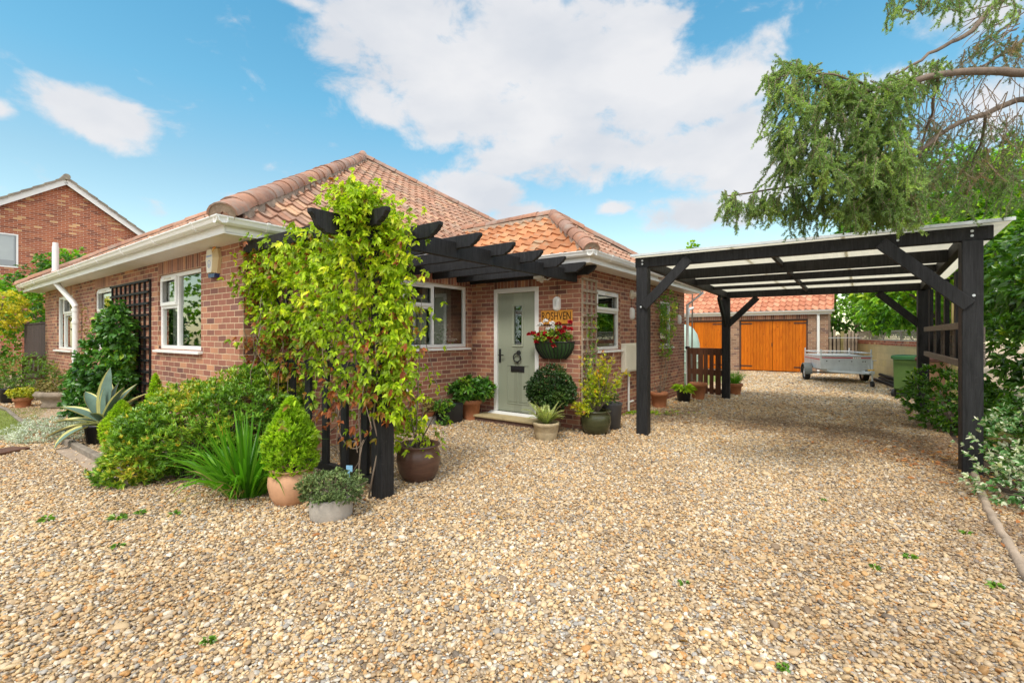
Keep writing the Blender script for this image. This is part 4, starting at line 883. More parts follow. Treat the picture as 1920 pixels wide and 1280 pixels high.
    lk(gi.outputs[0],m2p.inputs[0]); lk(m2p.outputs[0],ip.inputs['Points']); lk(mt.outputs[0],ip.inputs['Instance']); lk(na.outputs[0],ip.inputs['Scale']); lk(nb.outputs[0],e2r.inputs[0]); lk(e2r.outputs[0],ip.inputs['Rotation']); lk(ip.outputs[0],go.inputs[0])
    md=o.modifiers.new('pebbles','NODES'); md.node_group=ng
scatter_pebbles()
# leaf litter on the drive (stuff) and small weeds
def litter():
    P=[]
    def add(cx,cy,sx,sy,n):
        for _ in range(n): P.append((cx+rng.normal()*sx,cy+rng.normal()*sy,.022))
    add(4.0,7.6,1.0,.7,50); add(5.2,6.0,.35,.7,90); add(5.5,5.3,.4,.5,150); add(4.75,5.6,.25,.4,60); add(4.2,3.9,.3,.5,12); add(-2.3,4.3,.5,.3,30); add(6.6,8.2,.6,.7,40); add(4.1,3.4,.25,.6,40); add(3.6,2.9,.3,.4,14); add(4.9,4.6,.15,.4,40); add(3,5,1.5,1.5,10); add(-1,3,2,.8,5)
    add(4.9,3.2,.6,.8,160); add(5.6,4.6,.5,.5,110); add(4.3,2.2,.4,.5,60); add(7.0,7.0,.6,.8,80)
    P=np.array(P); n=len(P); a=rng.random(n)*6.28; d=np.stack([np.cos(a),np.sin(a),rng.normal(size=n)*.15],1); nr=np.tile([0,0,1.0],(n,1))+rng.normal(size=(n,3))*.3
    V,T,k=leaf_arrays(P,d,nr,rng.uniform(.03,.085,n),rng.uniform(.015,.04,n),.25,.0,'big'); o=np_mesh('leaf_litter',V,T,L['litter'],None,np.repeat(rng.random(n),k)); tag(o,kind='stuff')
litter()
def weed(u,v,r,label):
    t=thing('weed',label,'weed',gp(u,v)); r=r*.75; n=16; P=np.zeros((n,3)); P[:,2]=.012; a=rng.random(n)*6.28; ax=np.stack([np.cos(a),np.sin(a),rng.uniform(.15,.6,n)],1)
    V,T,N=tufts(P+ax*r*.3,ax,3,r,.018,.5,.4,'kite',rng.uniform(.1,.6,n),.1); np_mesh('foliage',V,T,L['hebe'],t,N)
for u,v,r,lb in ((88,976,.07,'small weed in the gravel nearest the left frame edge'),(222,973,.09,'flat broad weed in the gravel below the hebe bush'),(262,964,.06,'small weed between hebe bush and blade leaved clump'),(327,966,.06,'tiny weed with yellow leaves below the sword leaved clump'),(221,1027,.05,'lone bright weed in the open gravel left of the terracotta pot'),(1705,1046,.05,'small weed in the gravel left of the pale edging'),(1812,1001,.05,'weed close to the pale rounded edging'),(1640,1066,.04,'tiny weed in the right foreground gravel'),(1283,1097,.045,'tiny weed in the centre foreground gravel'),(1867,1102,.05,'weed in the right corner beside the edging'),(1545,940,.03,'tiny weed in gravel in front of the carport'),(390,1205,.04,'tiny sprout in the left foreground gravel'),(1470,1255,.035,'tiny sprout at the lower frame edge')): weed(u,v,r,lb)
t=tag(bpy.data.objects.new('mossy_weeds',None),'low yellow green weeds around the foot of the front left carport post','weeds'); col.objects.link(t); t.location=gp(1200,775)
P=np.array([[rng.normal()*.35,rng.normal()*.13,.015] for _ in range(220)]); V,T,N=tufts(P,np.tile([0,0,1.0],(220,1)),5,.05,.016,1.3,.3,'kite',rng.uniform(.2,1,220)); np_mesh('foliage',V,T,L['lime'],t,N)
# lawn grass blades
n=9000; P=np.stack([rng.uniform(-12.5,-7.3,n),rng.uniform(6.75,9.4,n),np.full(n,.012)],1); k=P[:,0]< -7.25-(P[:,1]-6.75)*.82; P=P[k]
V,T,N=tufts(P,np.tile([0,0,1.0],(len(P),1)),2,.04,.006,.7,.3,'kite',np.clip(.5+.6*pnoise(P,1.5),0,1)); o=np_mesh('grass',V,T,M['grassblade'],None,N); tag(o,kind='stuff')
# ------------------------------------------------------------------ POTS AND PLANTS
def pot(t, prof, mat, n=30, soil_z=None, soil_r=None, smooth='auto', sx=1, sy=1, name='pot'):
    s=MB(); s.lathe([(0,.0)]+prof,n=n,sx=sx,sy=sy); s.build(name,mat,t,smooth=True)
    if soil_z: s=MB(); s.lathe([(0,soil_z+.01),(soil_r*.6,soil_z+.012),(soil_r,soil_z)],n=20,sx=sx,sy=sy); s.build('soil',M['soil'],t,smooth=True)
def tprof(r0,r1,h,rim=.035,t=.018): return [(r0,0),(r0*1.0,.004),(r0+(r1-r0)*(1-rim*2.2/h),h-rim*2.2),(r1-.002,h-rim*2.2),(r1+.012,h-rim*2.1),(r1+.014,h-.006),(r1+.006,h),(r1-t,h),(r1-t-.01,h-.06)]
def bprof(r,h,mouth,lip=.02): return [(r*.62,0),(r*.72,.01),(r*.90,h*.25),(r,h*.55),(r*.97,h*.78),(mouth*.97,h*.92),(mouth,h*.94),(mouth+lip,h*.96),(mouth+lip,h*.99),(mouth,h),(mouth-.02,h*.985),(mouth-.03,h*.85)]
def pp(label, u,v, cat='potted plant', name='potted_plant', group=None, rz=0): return thing(name,label,cat,gp(u,v),rz,group)
# 1 lime conifer in round terracotta pot
t=pp('lime green dwarf conifer in a round pale terracotta pot beside the pergola post',545,940)
pot(t,bprof(.19,.31,.155,.02),M['terracotta_pale'],soil_z=.28,soil_r=.14)
def cone_bush(t,r,h,z0,n,per,Ln,Wd,mat,tone0=.5,bulge=1.0,tjit=.15):
    z=rng.random(n)**.8; a=rng.random(n)*6.283; prof=np.clip(np.sin(np.pi*(.16+.84*z)**.85),0,1)**.75*(1-.25*z); lm=np.array([1+.22*mnoise.noise(Vector((math.cos(q)*2,math.sin(q)*2,w*5))) for q,w in zip(a,z)])
    rr=r*prof*lm*np.where(rng.random(n)<.75,rng.uniform(.88,1.04,n),rng.uniform(.4,.88,n)); P=np.stack([rr*np.cos(a),rr*np.sin(a),z0+h*z],1)
    ax=np.stack([np.cos(a),np.sin(a),.7+1.2*z],1)+rng.normal(size=(n,3))*.25
    V,T,N=tufts(P,ax,per,Ln,Wd,.7,.0,'kite',np.clip(tone0+.5*pnoise(P,9),0,1),tjit,back=Ln*.5); return np_mesh('foliage',V,T,mat,t,N)
cone_bush(t,.235,.66,.27,2300,9,.038,.011,L['lime'])
s=MB(); s.tube([(0,0,.2),(0,0,.75)],[.02,.006],6); s.build('stem',M['bark'],t,smooth=True)
# 2 low shrub in concrete pot
t=pp('low grey green shrub spilling over a short round concrete pot in the front','621'and 621,966)
pot(t,[(.165,0),(.17,.01),(.172,.15),(.168,.165),(.14,.165),(.13,.12)],M['concrete'],soil_z=.13,soil_r=.13)
bush(t,[((0,0,.25),(.24,.22,.12)),((-.08,0,.22),(.17,.18,.12)),((.12,-.02,.22),(.14,.15,.11))],1300,7,.026,.011,L['thyme'],spread=1.0,upmix=.6,nsc=8,tone0=.5,lump=.5,zmin=.13)
P=np.array([[rng.normal()*.1,rng.normal()*.1,.22+rng.random()*.12] for _ in range(50)]); stems(t,(0,0,.12),P,M['twig'],.004,.002)
# 3 sword leaf clump
t=pp('clump of long arching sword shaped green leaves by the terracotta pot',462,928,'plant','sword_leaf_plant')
def blades(t,n,Ln,w,mat,c=(0,0,0),lean=.7,cr=.1,droop=1.0,tone=.5):
    Vs=[];Fs=[];Ns=[];K=6
    for i in range(n):
        a=rng.random()*6.283; b=np.array(c)+np.array([math.cos(a),math.sin(a),0])*cr*rng.random(); le=lean*rng.random()**.7; l=Ln*rng.uniform(.55,1.1); d=np.array([math.cos(a)*le,math.sin(a)*le,1.0]); d/=np.linalg.norm(d)
        sd=np.cross(d,[0,0,1.0]); sd=sd/np.linalg.norm(sd) if np.linalg.norm(sd)>.05 else np.array([1.,0,0]); rot=rng.normal()*.8; sd=sd*math.cos(rot)+np.cross(d,sd)*math.sin(rot); p=b.copy(); o=len(Vs)
        tn=float(np.clip(tone+rng.normal()*.25,0,1)); dr=droop*rng.uniform(.3,1.3)*le
        for k in range(K+1):
            f=k/K; ww=w*(1-f**2.5)*(.75+.5*math.sin(f*2.2))*.5; Vs += [tuple(p-sd*ww),tuple(p+sd*ww)]; Ns += [tn]*2
            dd=d+np.array([0,0,-1.0])*dr*f*f*1.6; dd/=np.linalg.norm(dd); p=p+dd*l/K; p[2]=max(p[2],.01)
        for k in range(K): Fs += [(o+2*k,o+2*k+1,o+2*k+3),(o+2*k,o+2*k+3,o+2*k+2)]
    return np_mesh('foliage',np.array(Vs),np.array(Fs),mat,t,np.array(Ns))
blades(t,230,.82,.028,L['blade'],lean=1.15,cr=.16,droop=1.0)
o=blades(t,16,.55,.02,L['dry'],lean=1.6,cr=.14,droop=1.1); o.name='dry_leaves'
# 4 brown glazed pot with climber
t=pp('large brown glazed bowl pot with a twining lime climber against the pergola post',785,897)
pot(t,bprof(.228,.37,.195,.028),M['brown_glaze'],soil_z=.31,soil_r=.18)
b=P1
tips=[]
for k in range(7):
    tips.append((-.10+rng.normal()*.10,.05+rng.normal()*.10,.9+.2*k))
stems(t,(-.02,0,.3),tips,M['twig'],.008,.003,bend=.3)
P=np.array([[-.10+rng.normal()*.13+.10*math.sin(i),.03+rng.normal()*.13,.55+1.35*rng.random()**1.1] for i in range(300)]); k=rng.random(300)<.35; P[k,2]=.30+rng.random(k.sum())*.35; P[k,:2]*=1.3
V,T,N=tufts(P,rand_dirs(300)*np.array([1,1,.5])+np.array([.2,-.5,.1]),5,.055,.028,1.3,.4,'big',np.clip(.62+.2*rng.normal(size=300),.2,1),.08); np_mesh('foliage',V,T,L['vine'],t,N)
# 5 black tub behind the slats
t=pp('plain black plastic tub standing behind the pergola slats',668,876,'tub','black_tub'); pot(t,[(.16,0),(.165,.005),(.185,.31),(.20,.315),(.20,.345),(.17,.345),(.16,.30)],M['dark_plastic'],soil_z=.28,soil_r=.165)
# blue plant tag
t=thing('plant_tag','small pale blue plant tag behind the low grey green shrub','tag',gp(646,950)+Vector((.0,.12,0))); s=MB(); s.bx(-.028,.028,-.003,.003,.26,.33); s.bx(-.006,.006,-.003,.003,.0,.259); s.build('card',plain('pale_blue',(.25,.5,.72),.5,.15,20),t)
# items under the pergola against the kitchen wall
def hp(x,y): return hw(x,y,0)
t=thing('plant_trough','dark rectangular planter trough with trailing ivy under the kitchen window','trough',gp(838,795)+Vector((0,.12,0)),PHI)
s=MB(); w,d,h=.24,.15,.33
s.prism([(-w*.9,0),(w*.9,0),(w,h),(-w,h)],lambda a,b,c:Vector((a,-d+c,b)),2*d); s.build('trough',M['dark_plastic'],t,bevel=.015)
bush(t,[((-.18,-.05,h),(.20,.16,.10)),((-.24,-.14,.2),(.08,.08,.2))],260,5,.04,.026,L['dark'],tone0=.6,spread=1.2)
t=pp('orange clay pot of trailing leaves beside the kerb block under the pergola',742,812); pot(t,tprof(.11,.15,.22),M['terracotta'],soil_z=.18,soil_r=.13); bush(t,[((0,0,.3),(.18,.16,.14))],200,5,.05,.03,L['dark'],tone0=.7,spread=1.2)
s=MB(); a=gp(770,809); b=gp(818,795); s.beam(a+Vector((0,.1,.07)),b+Vector((0,.1,.07)),.12,.16); tag(s.build('kerb_block',M['concrete'],bevel=.012),'low mossy concrete block beside the dark trough','block')
t=thing('potted_plant','rusty red leaved plant in a shallow dish on the concrete block','potted plant',gp(800,800)+Vector((0,.15,.15))); pot(t,[(.08,0),(.11,.07),(.12,.08),(.1,.08),(.09,.05)],M['terracotta'],soil_z=.06,soil_r=.09); bush(t,[((0,0,.17),(.17,.14,.12))],160,5,.05,.025,L['dry'],tone0=.8,spread=1.2)
t=thing('watering_spout','cream plastic pipe leaning up against the kitchen wall','pipe',gp(786,800)); s=MB(); q=hw(2.38,-.06,.62)-gp(786,800); s.tube([(0.03,.2,.05),q*.5+Vector((0,.0,.12)),q],.017,8); s.tube([q,q+Vector((.03,-.0,.02)),q+Vector((.045,-.02,-.02))],.024,8); s.build('pipe',M['cream_plastic'],t,smooth=True)
t=thing('white_urn','white garden urn under the pergola behind the slats','urn',gp(618,815)); s=MB(); s.lathe([(0,0),(.12,0),(.12,.03),(.05,.06),(.05,.12),(.12,.2),(.17,.3),(.2,.34),(.18,.35),(.14,.3)],n=24); s.build('urn',M['white_paint'],t,smooth=True); bush(t,[((0,0,.42),(.2,.2,.16))],240,6,.06,.02,L['lime'],tone0=.6)
# 8 rhododendron in terracotta
t=pp('glossy green leaved shrub in a whitened terracotta pot left of the front door',883,786); pot(t,tprof(.135,.18,.36),M['terracotta'],soil_z=.32,soil_r=.16)
bush(t,[((0,0,.58),(.34,.3,.20)),((-.16,-.04,.54),(.22,.2,.16)),((.2,0,.54),(.2,.2,.17))],240,8,.095,.036,L['dark'],spread=1.1,shape='big',tone0=.55,tvar=.4,young=.4)
stems(t,(0,0,.3),[(.15,0,.6),(-.15,0,.6),(0,.1,.65),(.05,-.12,.6),(-.08,-.1,.55)],M['bark'],.012,.005)
# 10 round box in dark pot
q=hw(3.60,-1.98,0); t=thing('potted_plant','dense round dark green shrub in a brown pot right of the front door','potted plant',q); pot(t,tprof(.15,.2,.36),M['brown_glaze'],soil_z=.32,soil_r=.17)
bush(t,[((0,0,.72),(.33,.33,.31)),((.13,-.05,.66),(.27,.26,.26)),((-.10,.0,.64),(.25,.27,.24))],3000,7,.036,.018,L['box'],spread=1.0,tone0=.5,tvar=.5,lump=.3,nsc=5)
stems(t,(0,0,.3),[(.15,0,.7),(-.15,0,.7),(0,.1,.75),(.05,-.12,.6),(-.2,-.1,.5)],M['bark'],.016,.006)
# 11 fern in stone pot
t=pp('pale yellow green fern in a carved stone coloured pot beside the door step',1024,823); pot(t,[(.145,0),(.15,.01),(.17,.11),(.172,.13),(.176,.135),(.183,.20),(.19,.205),(.195,.235),(.19,.25),(.16,.25),(.15,.2)],M['stone_pot'],soil_z=.2,soil_r=.16)
def fern(t,n,Ln,z0,mat):
    B=[];D=[];NR=[];LL=[];WW=[];TN=[]; s=MB()
    for i in range(n):
        a=rng.random()*6.283; le=rng.uniform(.35,1.1); l=Ln*rng.uniform(.7,1.1); p=np.array([0,0,z0]); d=np.array([math.cos(a)*le,math.sin(a)*le,1.]); d/=np.linalg.norm(d); K=16; pts=[p.copy()]
        for k in range(K):
            f=k/K; dd=d+np.array([0,0,-1.])*1.1*f*f*le; dd/=np.linalg.norm(dd); p=p+dd*l/K; pts.append(p.copy()); sd=np.cross(dd,[0,0,1.]); sd/=np.linalg.norm(sd)+1e-6; up=np.cross(sd,dd)
            w=.21*l*math.sin(math.pi*min(1,(f*.85+.12)))*(1-f*.5)
            for sg in (-1,1): B.append(p.copy()); D.append(sd*sg+dd*.45); NR.append(up); LL.append(max(w,.01)); WW.append(l/K*1.25); TN.append(np.clip(.5+rng.normal()*.2,0,1))
        s.tube(pts[::3],.0025,4)
    V,T,k=leaf_arrays(np.array(B),np.array(D),np.array(NR),np.array(LL),np.array(WW),.15,.15); np_mesh('foliage',V,T,mat,t,np.repeat(TN,k)); s.build('stem',M['twig'],t)
fern(t,34,.42,.2,L['fern'])
# 12 croton in olive pot
t=pp('tall yellow green shrub with orange tips in an olive glazed pot below the trellis',1117,812); pot(t,bprof(.235,.36,.21,.025),M['olive_glaze'],soil_z=.30,soil_r=.19)
tips=[]
for k in range(34): a=rng.random()*6.28; r=rng.random()**.5*.33; tips.append((.08+r*math.cos(a),r*math.sin(a)*.8,rng.uniform(.75,1.38)-r*.5))
for k in range(8): tips.append((-.28+rng.normal()*.07,-.05+rng.normal()*.08,.36+rng.random()*.2))
tips += [(.42,-.02,.95),(.5,0,1.0),(.46,.05,.88)]
stems(t,(0,0,.28),tips,M['twig'],.007,.003,bend=.12)
P=[];A=[];TN=[]
for tp in tips:
    b=Vector((0,0,.28)); tv=Vector(tp)
    for k in range(18):
        f=rng.uniform(.30,1.0); q=b.lerp(tv,f)+Vector(rng.normal(size=3)*.022); P.append(tuple(q)); d=(tv-b).normalized(); A.append(tuple(d*.9+Vector(rng.normal(size=3)*.55))); TN.append(np.clip(.1+.6*f+rng.normal()*.1+(.22 if f>.93 and rng.random()<.5 else 0),0,1))
V,T,N=tufts(np.array(P),np.array(A),6,.065,.015,.9,.1,'kite',np.array(TN),.1); np_mesh('foliage',V,T,L['croton'],t,N)
# 13 grey pot
t=pp('tall grey tub hidden behind the olive glazed pot',1146,803,'pot','plant_pot'); pot(t,[(.14,0),(.17,.38),(.18,.39),(.18,.42),(.16,.42),(.15,.36)],M['concrete'] if False else plain('grey_tub',(.10,.10,.105),.6,.2,6),soil_z=.36,soil_r=.15)
P=np.array([[rng.normal()*.08,rng.normal()*.08,.42+rng.random()*.15] for _ in range(60)]); V,T,N=tufts(P,rand_dirs(60)+np.array([0,0,.8]),5,.05,.02,1,.2); np_mesh('foliage',V,T,L['thyme'],t,N)
# 15 pot with dry twigs
t=pp('terracotta pot of dry bare twigs behind the front left carport post',1236,763); pot(t,tprof(.135,.17,.32),M['terracotta'],soil_z=.27,soil_r=.15)
stems(t,(0,0,.26),[(rng.normal()*.14,rng.normal()*.12,.36+rng.random()*.22) for _ in range(14)],M['twig'],.006,.003)
# 16 hosta
t=pp('bright yellow green hosta in a black plastic pot',1282,752); pot(t,[(.13,0),(.165,.26),(.175,.265),(.175,.285),(.155,.285),(.15,.24)],M['dark_plastic'],soil_z=.24,soil_r=.15)
n=90; a=rng.random(n)*6.283; P=np.stack([np.cos(a)*.05,np.sin(a)*.05,np.full(n,.25)],1); ax=np.stack([np.cos(a),np.sin(a),rng.uniform(.2,1.3,n)],1); P=P+unit(ax)*.12*rng.random((n,1))
V,T,N=tufts(P,ax,2,.17,.07,.35,.45,'big',rng.uniform(.25,1,n),.1); np_mesh('foliage',V,T,L['lime'],t,N)
# 17 tall terracotta
t=pp('tall weathered terracotta pot in front of the brown gate',1309,748); pot(t,tprof(.13,.19,.39),M['terracotta'],soil_z=.34,soil_r=.16); stems(t,(0,0,.33),[(rng.normal()*.1,rng.normal()*.1,.4+rng.random()*.1) for _ in range(8)],M['twig'],.005,.002)
# 18 grass pot
t=pp('terracotta pot of fine grass half hidden behind the rear carport post',1378,740); pot(t,tprof(.12,.17,.30),M['terracotta'],soil_z=.26,soil_r=.15); blades(t,260,.42,.007,L['blade'],c=(0,0,.26),lean=.7,cr=.12,tone=.6)
# ---- wall basket
by0,by1=yd(1006),yd(1076); t=thing('hanging_basket','half round wire wall basket with green liner below the name board','wall basket',hw(XB,(by0+by1)/2,1.25),PHI)
bwid=abs(by1-by0)/2+.01; s=MB(); K=14; rows=6; g=[]
for j in range(rows+1):
    f=j/rows; z=.14-.27*f; rr=(1-f**2.2*.42); row=[]
    for k in range(K+1): th=math.pi*k/K; row.append(Vector((-.20*rr*(1-.35*f)*math.sin(th)-.004,bwid*rr*math.cos(th),z)))
    g.append(row)
for j in range(rows):
    for k in range(K): s.face([g[j][k],g[j][k+1],g[j+1][k+1],g[j+1][k]])
s.face(g[-1]); s.build('liner',M['basket'],t,smooth='auto')
s=MB()
for k in range(0,K+1): s.tube([g[j][k]*1.0+Vector((-.006,0,0)) for j in range(rows+1)],.0075,5)
s.tube([q+Vector((-.004,0,.004)) for q in g[0]],.011,6); s.tube([Vector((-.01,bwid,.144)),Vector((-.01,-bwid,.144))],.009,6); s.build('wire_frame',M['iron'],t,smooth='auto')
gt=thing('geranium','red and white flowering geraniums filling the wall basket','flowers',hw(XB,(by0+by1)/2,1.36),PHI)
bush(gt,[((-.11,0,.12),(.12,bwid*.9,.12)),((-.10,-.1,.2),(.09,.14,.1))],150,4,.05,.045,L['hebe'],tone0=.7,tvar=.2,spread=1.3,shape='big')
def bloom(p,r,mat):
    n=26; d=rand_dirs(n); d[:,2]=np.abs(d[:,2])*.8-.15; P=np.array(p)+d*r*.55; V,T,N=tufts(P,d,4,r*.75,r*.7,1.1,.1,'big',np.full(n,.5)); np_mesh('bloom',V,T,mat,gt,N)
def bp(u,v,c=-.17): # pixel on the wall plane offset c
    y=ray_x(u,XB+c)[0]; dd=ray_x(u,XB+c)[1]; return (c, y-(by0+by1)/2, zt(v,dd)-1.36)
for u,v in ((1000,624),(1010,628),(1022,625),(1031,633),(1018,629),(1006,641),(1039,648),(1036,640),(1043,633),(1047,620),(1058,615),(1069,617),(1068,604),(1047,607),(1055,622),(993,627)): bloom(bp(u,v,-.16-.05*rng.random()),.043,M['petal_red'])
for u,v in ((1013,608),(1023,602),(1035,606),(1037,613),(1028,617),(1050,614),(1043,619),(1011,610)): bloom(bp(u,v,-.12-.05*rng.random()),.040,M['petal_white'])
tp=[bp(u,v,-.14) for u,v in ((1000,624),(1023,604),(1035,608),(1068,604),(1047,607),(1006,640),(1036,646))]; stems(gt,(-.1,0,-.02),tp,M['twig'],.004,.003)
# climber bits on the grey trellis and by the carport
t=thing('climbing_rose','thin leafy climber growing up the grey wall trellis','climber',hw(tx0+.13,YD-.06,0),PHI)
P=np.array([[rng.normal()*.10,-.03+rng.normal()*.04,.3+1.55*rng.random()] for _ in range(130)]); P[:,0]+=.06*np.sin(P[:,2]*5); V,T,N=tufts(P,rand_dirs(130)+np.array([0,-.6,.2]),5,.042,.024,1.2,.3,'kite',np.clip(.5+.25*rng.normal(size=130),0,1)); np_mesh('foliage',V,T,L['hebe'],t,N); stems(t,(0,0,0),[(.05,0,1.0),(-.05,0,1.5),(.06,0,1.8)],M['twig'],.006,.003)
cx=xd(1236); t=thing('climbing_shrub','feathery light green climber on the side wall behind the front carport post','climber',hw(cx,YD-.05,0),PHI)
bush(t,[((-.05,-.15,2.15),(.50,.18,.33)),((.05,-.12,1.72),(.38,.14,.3)),((.0,-.1,1.2),(.34,.10,.22))],520,6,.05,.018,L['hebe'],tone0=.6,tvar=.5,spread=1.0,lump=.6,inner=.5)
stems(t,(0,0,0),[(.1,-.05,2.1),(-.2,-.08,1.9),(.3,-.08,2.0),(.15,-.05,1.3)],M['twig'],.01,.004,bend=.2)
# step
t=thing('door_step','front door step of two sandstone slabs on brick','step',hw(XB-.004,0,0),PHI)
sy0,sy1=yd(908),yd(1003); sy0=-(d0-.14); sy1=-(d1+.12); ym=(sy0+sy1)/2-.02
s=MB(); s.bx(-.37,-.004,sy1,sy0,-.03,.075); s.build('brick_base',M['brick_orange'] if False else plain('step_brick',(.16,.09,.07),.9,.3,12),t)
for a,b in ((sy1-.02,ym-.004),(ym+.004,sy0+.02)): s=MB(); s.bx(-.40,-.004,a,b,.076,.113); s.build('slab',M['slab'],t,bevel=.006)
# ------------------------------------------------------------------ LEFT BORDER
# hebe bush
t=thing('hebe_bush','large spreading bright green bush with yellow tips in front of the trellis panel','shrub',at(385,5.05))
hb=[((0.35,.15,.58),(.62,.55,.52)),((.55,.35,.78),(.45,.45,.38)),((-.15,-.05,.45),(.6,.5,.42)),((-.45,-.22,.30),(.38,.38,.30)),((-.52,-.36,.16),(.30,.28,.2)),((-.25,.2,.62),(.5,.45,.36))]
bush(t,hb,5600,9,.060,.019,L['hebe'],spread=.95,upmix=.9,tone0=.60,tvar=.45,nsc=2.5,inner=.35,lump=.3,tjit=.12)
P,A=blob_points(hb,620,0,.15,.35); k=(P[:,0]<.25)|(rng.random(len(P))<.5); P=P[k];A=A[k]; V,T,N=tufts(P,A+np.array([0,0,1.2]),9,.05,.016,.7,.1,'kite',np.full(len(P),.95),.08); o=np_mesh('young_growth',V,T,L['hebe'],t,N)
P,A=blob_points(hb,60,0,.1,.2); stems(t,(0,0,0),[tuple(p*.85) for p in P],M['bark'],.014,.005)
# agave
t=thing('agave','variegated agave with yellow edged blue green leaves in a black pot','potted plant',gp(193,829)); pot(t,[(.17,0),(.20,.24),(.215,.245),(.215,.27),(.19,.27),(.18,.22)],M['dark_plastic'],soil_z=.24,soil_r=.19)
mg=plain('agave_blue',(.105,.175,.135),.5,.25,6,stretch=(1,1,1)); my=plain('agave_edge',(.60,.56,.20),.5,.15,8)
def agave_leaf(az,el,l,w,dr):
    s=MB(); K=9; p=Vector((0,0,.27)); d=Vector((math.cos(az)*math.cos(el),math.sin(az)*math.cos(el),math.sin(el))); sd=d.cross(Vector((0,0,1))).normalized() if abs(d.z)<.98 else Vector((1,0,0)); rows=[]
    for k in range(K+1):
        f=k/K; ww=w*.5*(.62+.75*math.sin(min(1,f*1.25)*1.9))*(1-f**4)*(1 if f<.99 else 0); up=sd.cross(d); rows.append([p-sd*ww+up*ww*.45,p-sd*ww*.83+up*ww*.22,p-up*ww*.03,p+sd*ww*.83+up*ww*.22,p+sd*ww+up*ww*.45])
        d=(d+Vector((0,0,-1))*dr*f*.35).normalized(); p=p+d*l/K
    for k in range(K):
        for j in range(4): s.m=1 if j in (0,3) else 0; s.face([rows[k][j],rows[k][j+1],rows[k+1][j+1],rows[k+1][j]])
    s.build('leaf',[mg,my],t,smooth='auto')
# azimuths in world (0=+x right, -90 toward camera)
for az,el,l,w,dr in ((172,22,.62,.125,.25),(185,8,.56,.12,.35),(150,38,.62,.13,.25),(205,-5,.55,.12,.5),(245,-8,.50,.12,.9),(120,62,.58,.125,.1),(95,80,.66,.13,.0),(75,70,.50,.08,.05),(35,42,.55,.12,.3),(15,22,.5,.11,.4),(60,55,.55,.11,.2),(290,35,.35,.08,.4),(330,15,.5,.11,.5),(110,86,.42,.06,0),(0,60,.5,.1,.1)): agave_leaf(R(az),R(el),l*1.2,w*1.25,dr*.75)
# small lime ball conifer
t=thing('dwarf_conifer','small lime green ball conifer between the agave and the hebe bush','shrub',gp(228,834)); cone_bush(t,.235,.60,.0,1500,8,.036,.012,L['lime'],tone0=.55)
t=thing('dwarf_conifer','tiny yellow green conifer tip peeping over the hebe against the brick wall','shrub',at(292,6.15)); cone_bush(t,.16,.98,.0,900,8,.036,.012,L['lime'],tone0=.6)
# silver mat
t=thing('silver_mat_plant','low spreading mat of silver grey foliage in the gravel border','ground cover plant',gp(92,820))
bush(t,[((0,0,.04),(.50,.42,.24)),((.35,.1,.03),(.35,.35,.22)),((-.25,-.05,.02),(.3,.3,.18)),((.1,-.25,.02),(.35,.2,.18)),((.62,.15,.0),(.3,.25,.17))],2900,7,.036,.009,L['silver'],spread=1.0,upmix=1.2,tone0=.5,tvar=.6,nsc=5,lump=.4,zmin=.01)
# stone trough planter
t=thing('stone_planter','carved oval stone planter with straggly yellowing plants','planter',gp(93,766)+Vector((0,.2,0)))
s=MB(); s.lathe([(0,0),(.30,0),(.34,.03),(.30,.10),(.33,.17),(.42,.22),(.46,.25),(.47,.28),(.44,.31),(.42,.34),(.38,.34),(.36,.28),(0,.28)],n=40,sx=1.0,sy=.62,wob=.025); s.build('planter',M['trough_stone'],t,smooth=True)
bush(t,[((.05,0,.48),(.45,.22,.18)),((.3,.0,.58),(.25,.2,.22)),((-.2,0,.42),(.3,.2,.1))],360,6,.05,.03,L['dry'],tone0=.3,tvar=.5,spread=1.2,lump=.5); stems(t,(.1,0,.3),[(.35,0,.85),(.45,.05,.75),(.2,0,.8),(-.2,0,.6),(.5,-.05,.65)],M['twig'],.008,.004)
t=pp('small orange terracotta pot of pale green leaves beside the stone planter',43,763); pot(t,tprof(.11,.145,.21),M['terracotta'],soil_z=.17,soil_r=.12); bush(t,[((.02,0,.30),(.26,.2,.11))],170,6,.05,.035,L['yellow'],tone0=.35,tvar=.3,spread=1.2)
t=pp('black plastic pot behind the small terracotta pot',19,755); pot(t,[(.15,0),(.17,.30),(.18,.31),(.18,.33),(.16,.33),(.15,.28)],M['dark_plastic'],soil_z=.28,soil_r=.15); bush(t,[((0,0,.42),(.2,.2,.12))],120,5,.05,.02,L['thyme'],tone0=.6)
t=pp('terracotta pot at the far left beyond the lawn',-2,720); pot(t,tprof(.13,.17,.28),M['terracotta'],soil_z=.2,soil_r=.15); bush(t,[((0,0,.4),(.2,.2,.14))],120,5,.05,.02,L['hebe'],tone0=.5)
t=thing('feathery_shrub','wide feathery mid green shrub in front of the dark fence','shrub',at(42,10.6)); bush(t,[((0,0,.62),(.75,.5,.45)),((.45,.1,.5),(.45,.4,.35)),((-.5,0,.75),(.5,.4,.4)),((-.9,0,.55),(.5,.4,.4))],1500,7,.06,.014,L['hebe'],tone0=.42,tvar=.5,spread=1.1,lump=.4)
stems(t,(0,0,0),[(.4,0,.5),(-.4,0,.6),(0,.1,.8),(.2,-.1,.6)],M['bark'],.014,.005)
